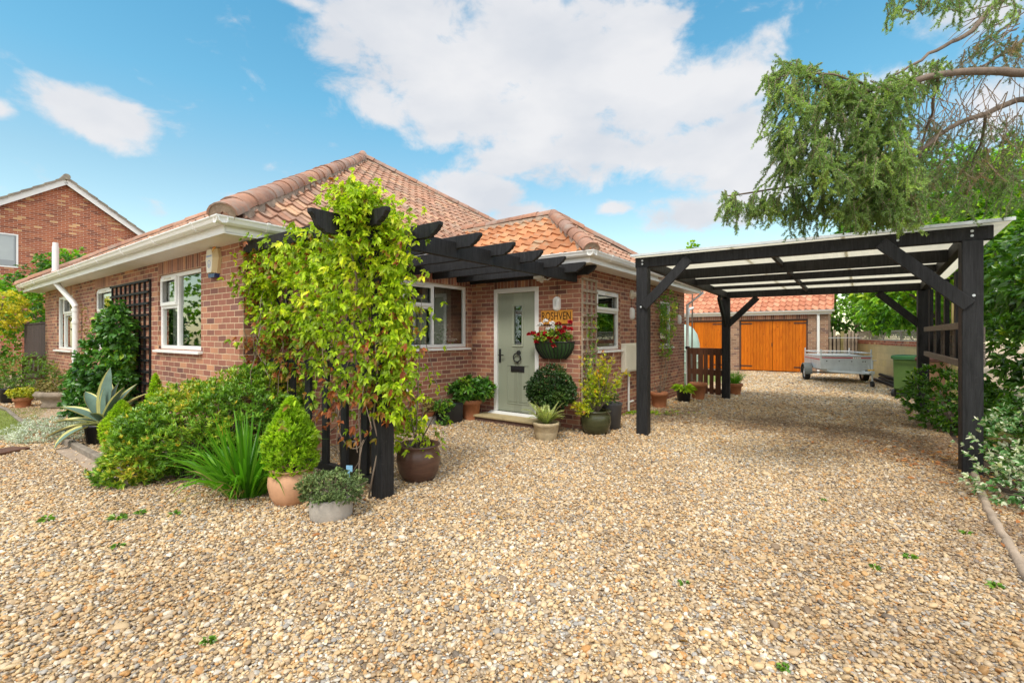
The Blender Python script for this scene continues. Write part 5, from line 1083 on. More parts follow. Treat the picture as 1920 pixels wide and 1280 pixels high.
# chair back
t=thing('garden_chair','brown wooden garden chair showing above the feathery shrub','chair',at(60,11.45),R(25))
for x in (-.24,.24): s=MB(); s.bx(x-.025,x+.025,.2,.25,0,.98); s.build('leg',M['brown_wood'],t); s=MB(); s.bx(x-.025,x+.025,-.25,-.2,0,.6); s.build('leg',M['brown_wood'],t)
s=MB(); s.bx(-.27,.27,-.26,.2,.42,.45); s.build('seat',M['brown_wood'],t)
s=MB(); s.bx(-.215,.215,.205,.235,.88,.97); s.bx(-.215,.215,.205,.235,.55,.60); [s.bx(-.2+k*.083,-.16+k*.083,.21,.23,.601,.879) for k in range(6)]; s.build('backrest',M['brown_wood'],t)
for x in (-.24,.24): s=MB(); s.bx(x-.035,x+.035,-.27,.19,.601,.63); s.build('armrest',M['brown_wood'],t)
# shrub on the black trellis
t=thing('wall_shrub','big dark green broad leaved shrub against the black trellis on the front wall','shrub',hw(-.48,ya(222)-.22,0),PHI-R(90))
# local x runs to the right along the wall, -y away from the wall
bush(t,[((.15,.10,.80),(.56,.32,.46)),((-.18,.05,.50),(.34,.30,.34)),((.50,.10,1.10),(.48,.32,.44)),((.68,.2,1.62),(.46,.22,.40)),((.95,.22,1.45),(.34,.2,.45)),((.98,.15,.75),(.3,.3,.4)),((.52,.0,.4),(.40,.34,.38)),((.85,.22,1.0),(.30,.2,.5))],1500,5,.088,.055,L['dark'],spread=1.2,shape='big',tone0=.50,tvar=.45,upmix=.35,lump=.4,nsc=2.2)
P=np.array([[.35+rng.normal()*.14,.1+rng.normal()*.05,1.62+rng.normal()*.06] for _ in range(26)]); V,T,N=tufts(P,rand_dirs(26)+np.array([0,-.5,.6]),6,.075,.045,1.2,.3,'big',np.full(26,.97),.04); np_mesh('young_growth',V,T,L['dark'],t,N)
stems(t,(0,.2,0),[(.5,.1,1.5),(-.3,0,.8),(.2,0,1.0),(.7,.2,1.6),(-.5,0,.6)],M['bark'],.018,.006)
# twiggy climber beside the soil pipe
t=thing('thin_climber','sparse brown climber on the brick beside the white soil pipe','climber',hw(-.05,ya(166),0),PHI-R(90)); P=np.array([[rng.normal()*.1,-.02,.9+rng.random()*1.2] for _ in range(50)]); V,T,N=tufts(P,rand_dirs(50),4,.05,.03,1.2); np_mesh('foliage',V,T,L['dry'],t,N); stems(t,(0,0,0),[(.1,0,2.1),(-.1,0,1.8)],M['twig'],.006,.003)
# dark fence left of the house
t=thing('close_board_fence','dark brown close board fence beyond the front corner of the bungalow','fence',hw(.15,LA+.02,0),PHI)
s=MB()
for k in range(34): s.bx(-.01,.012+.012*(k%2),.02+k*.115,.13+k*.115,0,1.83)
s.build('board_panel',M['dark_fence'],t)
for k in range(3): s=MB(); s.bx(.03,.12,.05+k*1.8,.15+k*1.8,0,1.9); s.build('post',M['dark_fence'],t)
s=MB(); s.bx(-.03,.04,.0,3.95,1.831,1.86); s.build('capping_rail',M['dark_fence'],t)
tree('mid green bushy tree behind the dark fence left of the bungalow',at(100,14.6),2.0,[((0,0,2.7),(1.2,1.0,1.0)),((.7,.2,3.3),(.8,.8,.8)),((-.9,-.3,2.4),(.9,.9,.9)),((.1,.3,3.7),(.7,.7,.6)),((1.15,.2,3.2),(.6,.6,.8))],2100,.13,L['tree'],5,tone0=.42,tvar=.9)
tree('golden yellow leaved small tree at the far left above the fence',at(-30,11.0),1.2,[((0,0,2.0),(.75,.6,.5)),((.35,.1,2.3),(.4,.4,.3)),((-.7,0,1.9),(.6,.6,.5))],1100,.075,L['yellow'],6,'golden_tree',tone0=.62,tvar=.8,trunk_r=.07)
t=thing('leafy_shrub','green shrub below the golden tree in front of the dark fence','shrub',at(-22,10.9)); bush(t,[((0,0,1.25),(.55,.5,.5)),((-.5,0,1.0),(.5,.5,.5))],450,6,.08,.035,L['tree'],tone0=.4,tvar=.7); stems(t,(0,0,0),[(.3,0,1.1),(-.3,0,1.2),(0,0,1.5)],M['bark'],.03,.01)
# ------------------------------------------------------------------ NEIGHBOUR HOUSE
NBo=Vector((-18.4,19.0,0)); NH=thing('neighbour_house','two storey red brick gabled house with white bargeboards behind the bungalow','house',NBo,PHI)
ap=7.72; hwid=4.1; ez=ap-hwid*.70
s=MB(); s.fr((0,0,0),(1,0,0),(0,-1,0))
nw0,nw1,nz0,nz1=-2.75,-1.33,4.12,5.42
def nf(a0,a1,b0,b1): s.face([s.mp(a0,b0,0),s.mp(a1,b0,0),s.mp(a1,b1,0),s.mp(a0,b1,0)],[(a0,b0),(a1,b0),(a1,b1),(a0,b1)])
nf(-hwid,nw0,0,ez); nf(nw1,hwid,0,ez); nf(nw0,nw1,0,nz0)
s.face([s.mp(-hwid,ez,0),s.mp(nw0,ez,0),s.mp(nw0,ap-abs(nw0)*.7,0)],[(-hwid,ez),(nw0,ez),(nw0,ap-abs(nw0)*.7)])
s.face([s.mp(nw1,ez,0),s.mp(hwid,ez,0),s.mp(0,ap,0),s.mp(nw1,ap-abs(nw1)*.7,0)],[(nw1,ez),(hwid,ez),(0,ap),(nw1,ap-abs(nw1)*.7)])
s.face([s.mp(nw0,nz1,0),s.mp(nw1,nz1,0),s.mp(nw1,ap-abs(nw1)*.7,0),s.mp(nw0,ap-abs(nw0)*.7,0)],[(nw0,nz1),(nw1,nz1),(nw1,ap-abs(nw1)*.7),(nw0,ap-abs(nw0)*.7)])
s.build('gable_wall',M['brick_red'],NH)
s=MB(); s.face([(hwid,0,0),(hwid,9,0),(hwid,9,ez),(hwid,0,ez)],[(0,0),(9,0),(9,ez),(0,ez)]); s.face([(-hwid,0,0),(-hwid,9,0),(-hwid,9,ez),(-hwid,0,ez)],[(0,0),(9,0),(9,ez),(0,ez)]); s.face([(-hwid,9,0),(hwid,9,0),(hwid,9,ez),(0,9,ap),(-hwid,9,ez)]); s.build('side_wall',M['brick_red'],NH)
window(NH,(0,0,0),(1,0,0),(0,-1,0),nw0,nw1,nz0,nz1,[(nw0,(nw0+nw1)/2,[(nz0,nz1,False)]),((nw0+nw1)/2,nw1,[(nz0,nz1,False)])],rec=.0,sill=False)
s=MB(); s.fr((0,0,0),(1,0,0),(0,-1,0)); s.box(nw0+.1,nw1-.1,nz0+.3,nz1-.03,-.2,-.18); s.build('blind',M['curtain'],NH)
for sg in (-1,1):
    s=MB(); a=Vector((0,-.20,ap+.10)); b=Vector((sg*(hwid+.35),-.20,ap+.10-(hwid+.35)*.7)); s.beam(a,b,.03,.24,up=(0,0,1)); s.build('bargeboard',M['white_paint'],NH)
    s=MB(); t0=Vector((0,-.30,ap+.28)); 
    N=14
    for k in range(N):
        x0=sg*(hwid+.45)*k/N; x1=sg*(hwid+.45)*(k+1)/N; z0=ap+.26-abs(x0)*.7; z1=ap+.26-abs(x1)*.7+.035
        s.face([(x0,-.28,z0),(x1,-.28,z1),(x1,9.2,z1),(x0,9.2,z0)]); s.face([(x1,-.28,z1),(x1,9.2,z1),(x1,9.2,z1-.06),(x1,-.28,z1-.06)]); s.face([(x0,-.28,z0),(x1,-.28,z1),(x1,-.28,z1-.09),(x0,-.28,z0-.09)])
    s.build('roof_slope',M['tile_grey'],NH)
s=MB(); s.tube([(0,-.3,ap+.26),(0,9.2,ap+.26)],.12,10); s.build('ridge',M['tile_grey'],NH,smooth='auto')
# ------------------------------------------------------------------ GARAGE
GO=Vector((10.76,19.0,0)); GA=thing('garage','low brick double garage with orange timber doors and pantiled roof','garage',GO,PHI)
GH=2.36; gl=-7.0; grx=1.87      # t along -local y (towards right) ; wall at x=0 facing -x
ops=[(-4.36-gl,-1.87-gl,.02,2.17),(-1.277-gl,1.206-gl,.02,2.17)]
s=MB(); wall(s,(0,-gl,0),(0,-1,0),(-1,0,0),grx-gl,-.05,GH,ops,rev=.1); s.build('front_wall',[M['brick_garage'],M['soldier']],GA)
s=MB(); wall(s,(0,-grx,0),(1,0,0),(0,-1,0),5.5,-.05,GH,[]); wall(s,(5.5,-grx,0),(0,1,0),(1,0,0),grx-gl,-.05,GH,[]); wall(s,(0,-gl,0),(1,0,0),(0,1,0),5.5,-.05,GH,[]); s.build('side_wall',[M['brick_garage'],M['soldier']],GA)
for a0_,a1_ in ((-4.36,-1.87),(-1.277,1.206)):
    s=MB(); s.fr((0,0,0),(0,-1,0),(-1,0,0)); s.box(a0_,a0_+.06,.02,2.17,-.14,-.05).box(a1_-.06,a1_,.02,2.17,-.14,-.05).box(a0_+.06,a1_-.06,2.10,2.17,-.14,-.05); s.build('door_frame',M['brown_wood'],GA)
    m_=(a0_+a1_)/2
    for b0_,b1_,sg in ((a0_+.065,m_-.006,0),(m_+.006,a1_-.065,1)):
        s=MB(); s.fr((0,0,0),(0,-1,0),(-1,0,0)); n=10; w=(b1_-b0_)/n
        for k in range(n): s.box(b0_+k*w+.002,b0_+(k+1)*w-.002,.05,2.095,-.10-.004*(k%2),-.06)
        s.box(b0_,b1_,.05,2.09,-.13,-.106); dd=s.build('door',M['orange_wood'],GA,bevel=.004)
        for z in (.22,2.0):
            s=MB(); s.fr((0,0,0),(0,-1,0),(-1,0,0)); e0_,e1_=(b0_-.05,b0_+.42) if sg==0 else (b1_-.42,b1_+.05); s.box(e0_,e1_,z-.022,z+.022,-.058,-.048)
            x_=b0_-.05 if sg==0 else b1_+.05; s.box(min(x_,x_+(.03 if sg==0 else -.03)),max(x_,x_+(.03 if sg==0 else -.03)),z-.08,z+.08,-.059,-.045); s.build('strap_hinge',M['iron'],dd)
    s=MB(); s.fr((0,0,0),(0,-1,0),(-1,0,0)); s.box(m_-.03,m_-.005,1.05,1.2,-.058,-.04); s.build('latch',M['iron'],dd)
s=MB(); s.fr((0,0,0),(0,-1,0),(-1,0,0)); s.box(gl,grx+.12,GH-.02,GH+.14,.10,.125); s.build('fascia',M['white_paint'],GA)
gutter(GA,Vector((-.125,-gl,GH+.14)),Vector((-.125,-grx-.2,GH+.14)),Vector((-1,0,0)),8)
s=MB(); dy=-(1.55); s.tube([(-.05,dy,GH+.05),(-.05,dy,0.0)],.05,4 if False else 10); s.build('downpipe',M['upvc'],GA,smooth='auto')
roofplane(GA,'roof_slope',Vector((-.15,-gl,GH+.15)),Vector((-.15,-grx-.18,GH+.15)),[Vector((2.75,-gl,GH+2.05)),Vector((2.75,-grx-.18,GH+2.05))],M['tile_garage'],g=.34,A=.034)
s=MB(); s.face([(2.75,-gl,GH+2.05),(2.75,-grx-.18,GH+2.05),(5.65,-grx-.18,GH+.15),(5.65,-gl,GH+.15)]); s.face([(0,-grx-.01,GH),(5.5,-grx-.01,GH),(2.75,-grx-.01,GH+1.95)]); s.build('rear_roof',M['tile_garage'],GA)
# ------------------------------------------------------------------ gate, tank, trailer, bins, wall
t=thing('garden_gate','dark brown picket gate between the bungalow corner and the carport post','gate',(4.56,12.0,0),math.atan2(11.12-12.0,5.06-4.56))
gw=1.0; xs=np.linspace(0,gw,7)
for k in range(6):
    s=MB(); x0=xs[k]+.012; x1=xs[k+1]-(.045 if k in (0,1,3,4) else .012); s.bx(x0,x1,-.022,0,.06,1.19-.001*k); s.build('picket',M['brown_wood'],t,bevel=.004)
for z0,z1 in ((1.02,1.19),(.52,.66),(.10,.2)): s=MB(); s.bx(0,gw,.001,.03,z0,z1); s.build('rail',M['brown_wood'],t)
t=thing('oil_tank','pale green domed oil tank behind the picket gate','tank',at(1278,14.6)); s=MB(); s.lathe([(0,0),(.5,0),(.54,.05),(.545,.9),(.53,1.25),(.46,1.55),(.33,1.75),(.16,1.84),(.06,1.86),(0,1.86)],n=36); s.build('shell',M['tank'],t,smooth=True)
s=MB()
for z in (.35,.7,1.05): s.lathe([(.545,z-.03),(.56,z-.02),(.56,z+.02),(.545,z+.03)],n=36)
s.build('moulded_band',M['tank'],t,smooth=True); s=MB(); s.lathe([(0,1.9),(.1,1.9),(.1,1.84)],n=18); s.build('cap',M['dark_plastic'],t,smooth='auto')
# strip of lawn behind the gate
patch('rear_lawn',[(4.8,12.6),(7.4,15.2),(9.2,17.6),(6.5,20.5),(3,16)],.01,M['lawn'])
# trailer : local x to viewer's right across the front, +y from front to back
TR=thing('box_trailer','silver galvanised box trailer with red stripe parked in front of the garage','trailer',(9.76,14.6,0),-R(20)); W_=1.36; L_=2.0; G_=M['galv']
def tbox(nm,parent,mat,*a,bevel=.004): s=MB(); s.bx(*a); return s.build(nm,mat,parent,bevel=bevel)
fp=tbox('front_panel',TR,G_,0,W_,0,.025,.44,.86); tbox('tailboard',TR,G_,0,W_,L_-.025,L_,.44,.86); lp_=tbox('side_panel',TR,G_,-.0,.025,.026,L_-.026,.44,.86); rp_=tbox('side_panel',TR,G_,W_-.025,W_,.026,L_-.026,.44,.86); tbox('bed',TR,G_,.026,W_-.026,.026,L_-.026,.45,.47)
tbox('top_edge',fp,G_,-.02,W_+.02,-.014,.03,.861,.885); tbox('red_stripe',fp,M['red_stripe'],.04,W_-.04,-.004,-.001,.79,.825); s=MB()
for k in range(4): s.bx(.86+k*.055,.90+k*.055,-.006,-.004,.786,.829)
s.build('emblem',M['white_paint'],fp); tbox('red_stripe',lp_,M['red_stripe'],-.004,-.001,.05,L_-.1,.73,.76)
s=MB(); [s.tube([(x,-.001,.70),(x,-.012,.70)],.016,8) for x in (.17,.5,.83,1.12,1.18)]; s.build('bolt',M['iron'],fp); s=MB(); [s.bx(x-.005,x+.005,-.007,0,.46,.78) for x in (.5,.0+.02,W_-.02)]; s.build('rib',G_,fp)
tbox('chassis_rail',TR,G_,.18,.24,0,L_,.36,.435); tbox('chassis_rail',TR,G_,W_-.24,W_-.18,0,L_,.36,.435); tbox('cross_member',TR,G_,.0+.25,W_-.25,.02,.10,.36,.43); tbox('front_bumper',TR,G_,.3,W_-.2,-.03,-.016,.40,.47)
s=MB(); s.tube([(-.12,1.1,.27),(W_+.12,1.1,.27)],.03,10); s.build('axle',G_,TR)
for x,sg in ((-.14,-1),(W_+.14,1)):
    s=MB(); prof=[(.17,-.075),(.235,-.075),(.255,-.05),(.258,0),(.255,.05),(.235,.075),(.17,.075)]; n=28
    for i in range(len(prof)-1):
        for k in range(n):
            a0_,a1_=2*math.pi*k/n,2*math.pi*(k+1)/n; q=lambda p,a: Vector((x+p[1],1.1+p[0]*math.cos(a),.258+p[0]*math.sin(a))); s.face([q(prof[i],a0_),q(prof[i],a1_),q(prof[i+1],a1_),q(prof[i+1],a0_)])
    w_=s.build('wheel',M['rubber'],TR,smooth='auto'); s=MB(); s.tube([(x-.05,1.1,.258),(x+.05,1.1,.258)],.172,22); s.tube([(x-.075,1.1,.258),(x+.075,1.1,.258)],.05,14); s.build('rim',G_,w_,smooth='auto')
    s=MB(); K=12
    for k in range(K):
        a0_,a1_=math.pi*(-.05+1.1*k/K),math.pi*(-.05+1.1*(k+1)/K); q=lambda a,r,xx: Vector((x+xx,1.1+r*math.cos(a),.27+r*math.sin(a))); s.face([q(a0_,.31,-.11),q(a1_,.31,-.11),q(a1_,.31,.11),q(a0_,.31,.11)]); s.face([q(a0_,.31,-.11*1),q(a1_,.31,-.11),q(a1_,.27,-.11),q(a0_,.27,-.11)]); s.face([q(a0_,.31,.11),q(a1_,.31,.11),q(a1_,.27,.11),q(a0_,.27,.11)])
    s.build('mudguard',M['dark_plastic'] if False else plain('mudguard',(.10,.11,.10),.6,.2,6),TR)
for x in (.02,W_-.02):
    for y in (.02,L_-.02): s=MB(); s.tube([(x,y,.86),(x,y,1.07)],.018,8); s.build('rack_post',G_,TR); 
for y in (.02,L_-.02): s=MB(); s.tube([(.02,y,.965),(W_-.02,y,.965)],.012,8); s.build('rack_bar',G_,TR)
for x in (.02,W_-.02): s=MB(); s.tube([(x,.02,.96),(x,L_-.02,.96)],.012,8); s.build('rack_bar',G_,TR)
s=MB(); s.beam((.25,0,.39),(W_*.68,-.85,.40),.06,.06); s.beam((W_-.25,0,.39),(W_*.68+.06,-.85,.40),.06,.06); s.beam((W_*.68+.03,-.80,.42),(W_*.68+.03,-1.15,.44),.09,.08); s.build('drawbar',G_,TR)
s=MB(); cx_=W_*.68+.03; s.tube([(cx_,-1.12,.45),(cx_,-1.28,.45)],[.045,.055],12); s.tube([(cx_,-1.05,.5),(cx_-.02,-1.0,.66)],.014,8); s.build('coupling',G_,TR,smooth='auto'); s=MB(); s.bx(cx_-.07,cx_+.07,-1.2,-1.12,.49,.53); s.build('coupling_handle',M['yellow'],TR,bevel=.008)
s=MB(); s.tube([(cx_+.1,-.95,.78),(cx_+.1,-.95,.17)],.022,10); s.tube([(cx_+.1,-.95,.78),(cx_+.2,-.95,.78)],.01,8); s.build('jockey_leg',G_,TR); s=MB(); s.tube([(cx_+.07,-.95,.09),(cx_+.13,-.95,.09)],.09,18); s.build('jockey_wheel',M['rubber'],TR,smooth='auto')
# wheelie bins (profile seen from the side : local x = depth front(-)->back(+))
def bin_(label,p,rz,body,lid):
    t=thing('wheelie_bin',label,'wheelie bin',p,rz); s=MB(); f=lambda a,b,c:Vector((a,c-.27,b))
    s.prism([(-.22,.03),(.20,.03),(.20,.16),(.28,.20),(.33,.93),(-.33,.93),(-.30,.70)],f,.54); s.build('body',body,t,bevel=.02)
    s=MB(); s.prism([(-.40,.955),(-.39,.935),(.34,.935),(.37,.97),(.34,1.02),(.0,1.035),(-.33,1.01)],lambda a,b,c:Vector((a,c-.30,b)),.60); s.build('lid',lid,t,bevel=.012)
    s=MB(); s.tube([(.39,-.24,.94),(.39,.24,.94)],.018,8); s.build('handle',lid,t,smooth='auto')
    for y in (-.27,.27): s=MB(); s.tube([(.25,y-.025,.10),(.25,y+.025,.10)],.10,20); w_=s.build('wheel',M['rubber'],t,smooth='auto')
    s=MB(); s.tube([(.25,-.24,.10),(.25,.24,.10)],.012,8); s.build('axle',M['iron'],t)
q=gp(1704,748); bin_('green wheelie bin with its lid poking out beside the rear carport post',Vector((q.x+.30,q.y+.25,0)),R(-150),M['bin_green'],M['bin_green_lid'])
q=gp(1722,756); bin_('brown wheelie bin half hidden behind the rear carport post',Vector((q.x+.55,q.y+.12,0)),R(-150),M['bin_brown'],M['bin_brown_lid'])
# boundary wall
w1,w2=Vector((14.45,19.4,0)),Vector((10.3,10.7,0)); wl=(w2-w1).length; rzw=math.atan2(w2.y-w1.y,w2.x-w1.x)
t=thing('boundary_wall','cream block boundary wall with red brick coping and lattice on top','wall',w1,rzw)
s=MB(); wall(s,(0,0,0),(1,0,0),(0,-1,0),wl,-.05,1.18,[]); s.build('block_face',M['cream_block'],t)
s=MB(); wall(s,(0,-.012,1.18),(1,0,0),(0,-1,0),wl,0,.15,[]); s.bx(0,wl,.002,.2,.0,1.17); s.bx(0,wl,-.011,.2,1.181,1.33); s.build('brick_course',M['brick_red'],t)
for k in (1,):
    s=MB(); x=3.4+k*4.2; wall(s,(x,-.06,0),(1,0,0),(0,-1,0),.42,-.05,1.3,[]); s.bx(x,x+.42,-.059,-.012,0,1.3); s.build('brick_pier',M['brick_red'],t)
s=MB(); z0,z1=1.335,1.66; n=int(wl/.12)
for k in range(n):
    x=k*.12
    s.beam((x,.06,z0),(x+.32,.06,z1),.008,.022); s.beam((x+.32,.07,z0),(x,.07,z1),.008,.022)
s.bx(0,wl,.05,.08,z0-.004,z0+.02); s.bx(0,wl,.05,.08,z1-.02,z1+.01); [s.bx(x,x+.04,.045,.09,z0,z1+.02) for x in np.arange(0,wl,1.83)]; s.build('lattice_panel',plain('lattice_wood',(.46,.41,.33),.85,.2,9),t)
# old boards and rails beside the garage
t=thing('old_board_fence','weathered pale upright boards and thin bars closing the gap beside the garage','fence',(12.35,18.0,0),math.atan2(1.0,2.1))
for k in range(9):
    h=1.55+.2*rng.random(); s=MB(); s.bx(k*.25+.02,k*.25+(.16 if k!=4 else .24),.1+.02*rng.random(),.13,0,h); s.build('board',M['grey_wood'] if k!=4 else M['mossy'],t)
for k in range(7): s=MB(); s.tube([(k*.3+.1,0,0),(k*.3+.1,0,1.5)],.008,6); s.build('bar',M['grey_wood'],t)
for z in (.3,1.4): s=MB(); s.bx(0,2.3,-.012,.012,z,z+.03); s.build('rail',G_,t)
s=MB(); s.bx(0,2.4,.2,.22,0,1.5); s.build('backing_board',M['dark_fence'],t)
# long dark timbers lying on the ground
for k,(a,b,lb) in enumerate((((1640,714),(1692,733),'front black timber pole lying on the gravel below the cream wall'),((1650,711),(1697,729),'second black timber pole lying behind the front pole'),((1658,708),(1698,724),'third black timber pole lying nearest the cream wall'),((1650,709.5),(1697,726.5),'upper black timber pole stacked on the others'))):
    s=MB(); p=gp(*a);q=gp(*b); z=.055+(.09 if k==3 else 0); s.tube([(p.x,p.y,z),(q.x,q.y,z)],.05,10); tag(s.build('timber_pole',BW,smooth='auto'),lb,'pole',group='dark poles lying by the cream wall')
# ------------------------------------------------------------------ RIGHT SIDE GREENERY
def hedge(name,label,cat,loc,blobs,n,per,Ln,Wd,mat,**k):
    t=thing(name,label,cat,loc); bush(t,blobs,n,per,Ln,Wd,mat,**k)
    tips=[tuple(Vector(b[0])) for b in blobs]; stems(t,(0,0,0),tips,M['bark'],.04,.012); return t
hedge('laurel_shrub','tall glossy laurel shrub beside the front right carport post','shrub',(7.15,5.55,0),[((0,0,1.0),(.85,.9,.95)),((.1,-.1,1.9),(.8,.85,.75)),((-.2,.5,2.4),(.7,.8,.6)),((.4,.2,2.9),(.8,.9,.6)),((-.35,-.3,.5),(.55,.6,.5)),((.3,.7,1.5),(.7,.8,.8))],1150,6,.135,.062,L['laurel'],shape='big',spread=1.1,tone0=.48,tvar=.5,droop=.35,upmix=.2,nsc=1.5,lump=.4)
hedge('laurel_shrub','low glossy laurel bush under the slatted screen','shrub',(6.95,7.25,0),[((0,0,.45),(.55,.70,.45)),((.1,.35,.6),(.45,.5,.42)),((-.05,-.4,.38),(.4,.4,.36))],620,7,.085,.036,L['laurel'],shape='big',spread=1.0,tone0=.5,tvar=.3,nsc=2.5)
hedge('laurel_shrub','dense laurel growing behind the slatted screen of the carport','shrub',(9.25,8.2,0),[((0,0,1.0),(.8,1.2,.95)),((.3,.2,2.1),(.9,1.2,.8)),((.3,.1,2.9),(.8,1.1,.5))],800,6,.12,.055,L['laurel'],shape='big',spread=1.1,tone0=.45,tvar=.5,nsc=1.5)
t=thing('mossy_fence_panel','weathered yellow green fence panel seen through the slatted screen','fence',(7.15,7.05,0),math.atan2(fyR.y,fyR.x))
for k in range(11): s=MB(); s.bx(k*.16,k*.16+.152,0,.02,1.35,2.12+.02*rng.random()); s.build('board',M['mossy'],t)
for z in (1.45,1.95): s=MB(); s.bx(0,1.76,.021,.05,z,z+.07); s.build('rail',M['mossy'],t)
for x in (.0,1.66): s=MB(); s.bx(x,x+.09,.051,.13,0,2.1); s.build('post',M['mossy'],t)
# euonymus
t=thing('variegated_euonymus','variegated green and white leaved shrub spilling over the right border edging','shrub',(4.72,3.75,0))
eb=[((.15,.10,.32),(.55,.60,.34)),((.0,-.45,.22),(.40,.45,.25)),((.25,.55,.50),(.45,.45,.38)),((-.20,.42,.14),(.28,.3,.18)),((.05,-.85,.15),(.4,.4,.2)),((.5,.3,.75),(.4,.5,.35))]
bush(t,eb,1300,6,.050,.028,L['euon'],spread=1.1,shape='big',tone0=.52,tvar=.3,upmix=.6,tjit=.25,nsc=4,lump=.5)
for tip in ((-.45,.55,.12),(-.35,.8,.45),(-.3,-.3,.3),(-.15,-.9,.2),(.05,.6,1.0)): 
    P=np.array([Vector((.1,.1,.2)).lerp(Vector(tip),f)[:] for f in np.linspace(.35,1,9)]); V,T,N=tufts(P,np.tile(np.array(tip)-np.array([.1,.1,.1]),(9,1)),5,.045,.026,1.0,.2,'big',np.full(9,.58),.25); np_mesh('shoot',V,T,L['euon'],t,N)
P,A=blob_points(eb,40,0,.1,.2); stems(t,(0,0,0),[tuple(p*.9) for p in P],M['twig'],.008,.003)
hedge('low_conifer','dark low green plant between the post and the variegated shrub','shrub',(5.65,4.95,0),[((0,0,.3),(.5,.5,.32)),((.5,.3,.45),(.5,.5,.4))],420,6,.09,.03,L['laurel'],tone0=.35,tvar=.5,shape='big')
# dry grass wisp by the post
t=thing('dry_grass_tuft','dry brown conifer twig and grass wisp leaning across the front right post','grass tuft',(5.4,4.85,0)); n=60; P=np.stack([rng.normal(size=n)*.06-.05-.25*rng.random(n),rng.normal(size=n)*.05-.03,.42+rng.normal(size=n)*.02],1); V,T,N=tufts(P,np.tile([-1,-.1,.05],(n,1)),5,.09,.004,.35,.1,'kite',rng.random(n)); np_mesh('foliage',V,T,L['dry'],t,N); s=MB(); s.tube([(.1,.05,0),(.05,.02,.35),(-.15,-.04,.43),(-.35,-.06,.43)],.006,6); s.build('stem',M['twig'],t,smooth=True)
# trees beyond
G='trees and climbers beyond the carport'
tree('bright lime tree crown rising directly above the right half of the carport roof',(10.6,11.4,0),2.4,[((0,0,3.4),(1.7,1.6,1.3)),((-.9,.4,4.2),(1.4,1.3,1.1)),((1.0,.3,4.4),(1.4,1.4,1.2)),((.1,.2,5.2),(1.3,1.2,.9)),((-1.1,-.2,2.6),(1.0,1.0,.9)),((1.7,.2,5.4),(1.2,1.2,.9))],4200,.15,L['tree'],5,group=G,tone0=.62,tvar=.9,shape='big')
tree('dark green tree at the right edge behind the laurel',(11.5,7.6,0),2.2,[((0,0,2.4),(1.5,1.5,1.4)),((-.3,.3,3.7),(1.5,1.5,1.1)),((.4,-.3,4.8),(1.4,1.4,.9))],1500,.15,L['tree'],5,group=G,tone0=.34,tvar=.8,shape='big')
hedge('climbing_vine','bright green broad leaved climber spilling over the lattice of the cream wall','climber',(13.2,13.9,0),[((0,0,2.2),(1.1,1.4,.65)),((.1,1.5,2.3),(1.0,1.3,.6)),((-.45,-1.4,2.15),(.9,1.3,.65)),((-1.2,-2.6,2.3),(.9,1.0,.7)),((.6,2.6,2.25),(1.0,1.1,.55)),((-.55,-.6,1.72),(.3,.9,.3))],2100,5,.17,.13,L['tree'],shape='big',spread=1.2,tone0=.55,tvar=.6,droop=.5,upmix=.2,nsc=1.1,lump=.5)
tree('dark shrubby tree behind the gap beside the garage',(15.6,20.8,0),1.6,[((0,0,2.4),(1.8,1.4,1.0)),((-1.3,.2,2.6),(1.2,1.2,1.0)),((1.5,.3,2.7),(1.4,1.4,1.1)),((0,.3,3.2),(1.5,1.3,.7))],1700,.17,L['tree'],5,group=G,tone0=.30,tvar=.7)
tree('leafy tree far behind the end of the cream wall',(18.5,18.5,0),2.2,[((0,0,3.2),(2.0,2,1.6)),((-1.3,1,3.0),(1.5,1.4,1.3)),((1,0,4.6),(1.6,1.6,1.2))],1500,.2,L['tree'],5,group=G,tone0=.42,tvar=.9)
tree('lime green leafy crown filling the upper right corner under the spruce branches',(11.0,9.7,0),2.4,[((0,0,3.5),(1.1,1.1,.8)),((.7,.6,4.1),(1.1,1.1,.8)),((-.5,.7,3.9),(.9,.9,.7)),((1.4,-.1,3.6),(1.0,1.0,.9)),((.4,.2,4.9),(1.1,1.0,.8))],3000,.13,L['tree'],5,group=G,tone0=.70,tvar=.8,shape='big')
t=thing('leafy_shoot','small sprig of green leaves standing above the carport roof line','shrub',at(1297,13.2)); bush(t,[((0,0,4.08),(.16,.12,.13)),((-.22,0,3.86),(.1,.1,.06))],26,5,.10,.07,L['tree'],tone0=.75,shape='big'); stems(t,(0,0,2.9),[(0,0,4.1),(-.2,0,3.9)],M['twig'],.012,.006); s=MB(); s.tube([(0,0,0),(.02,0,3.0)],.02,6); s.build('trunk',M['bark'],t)
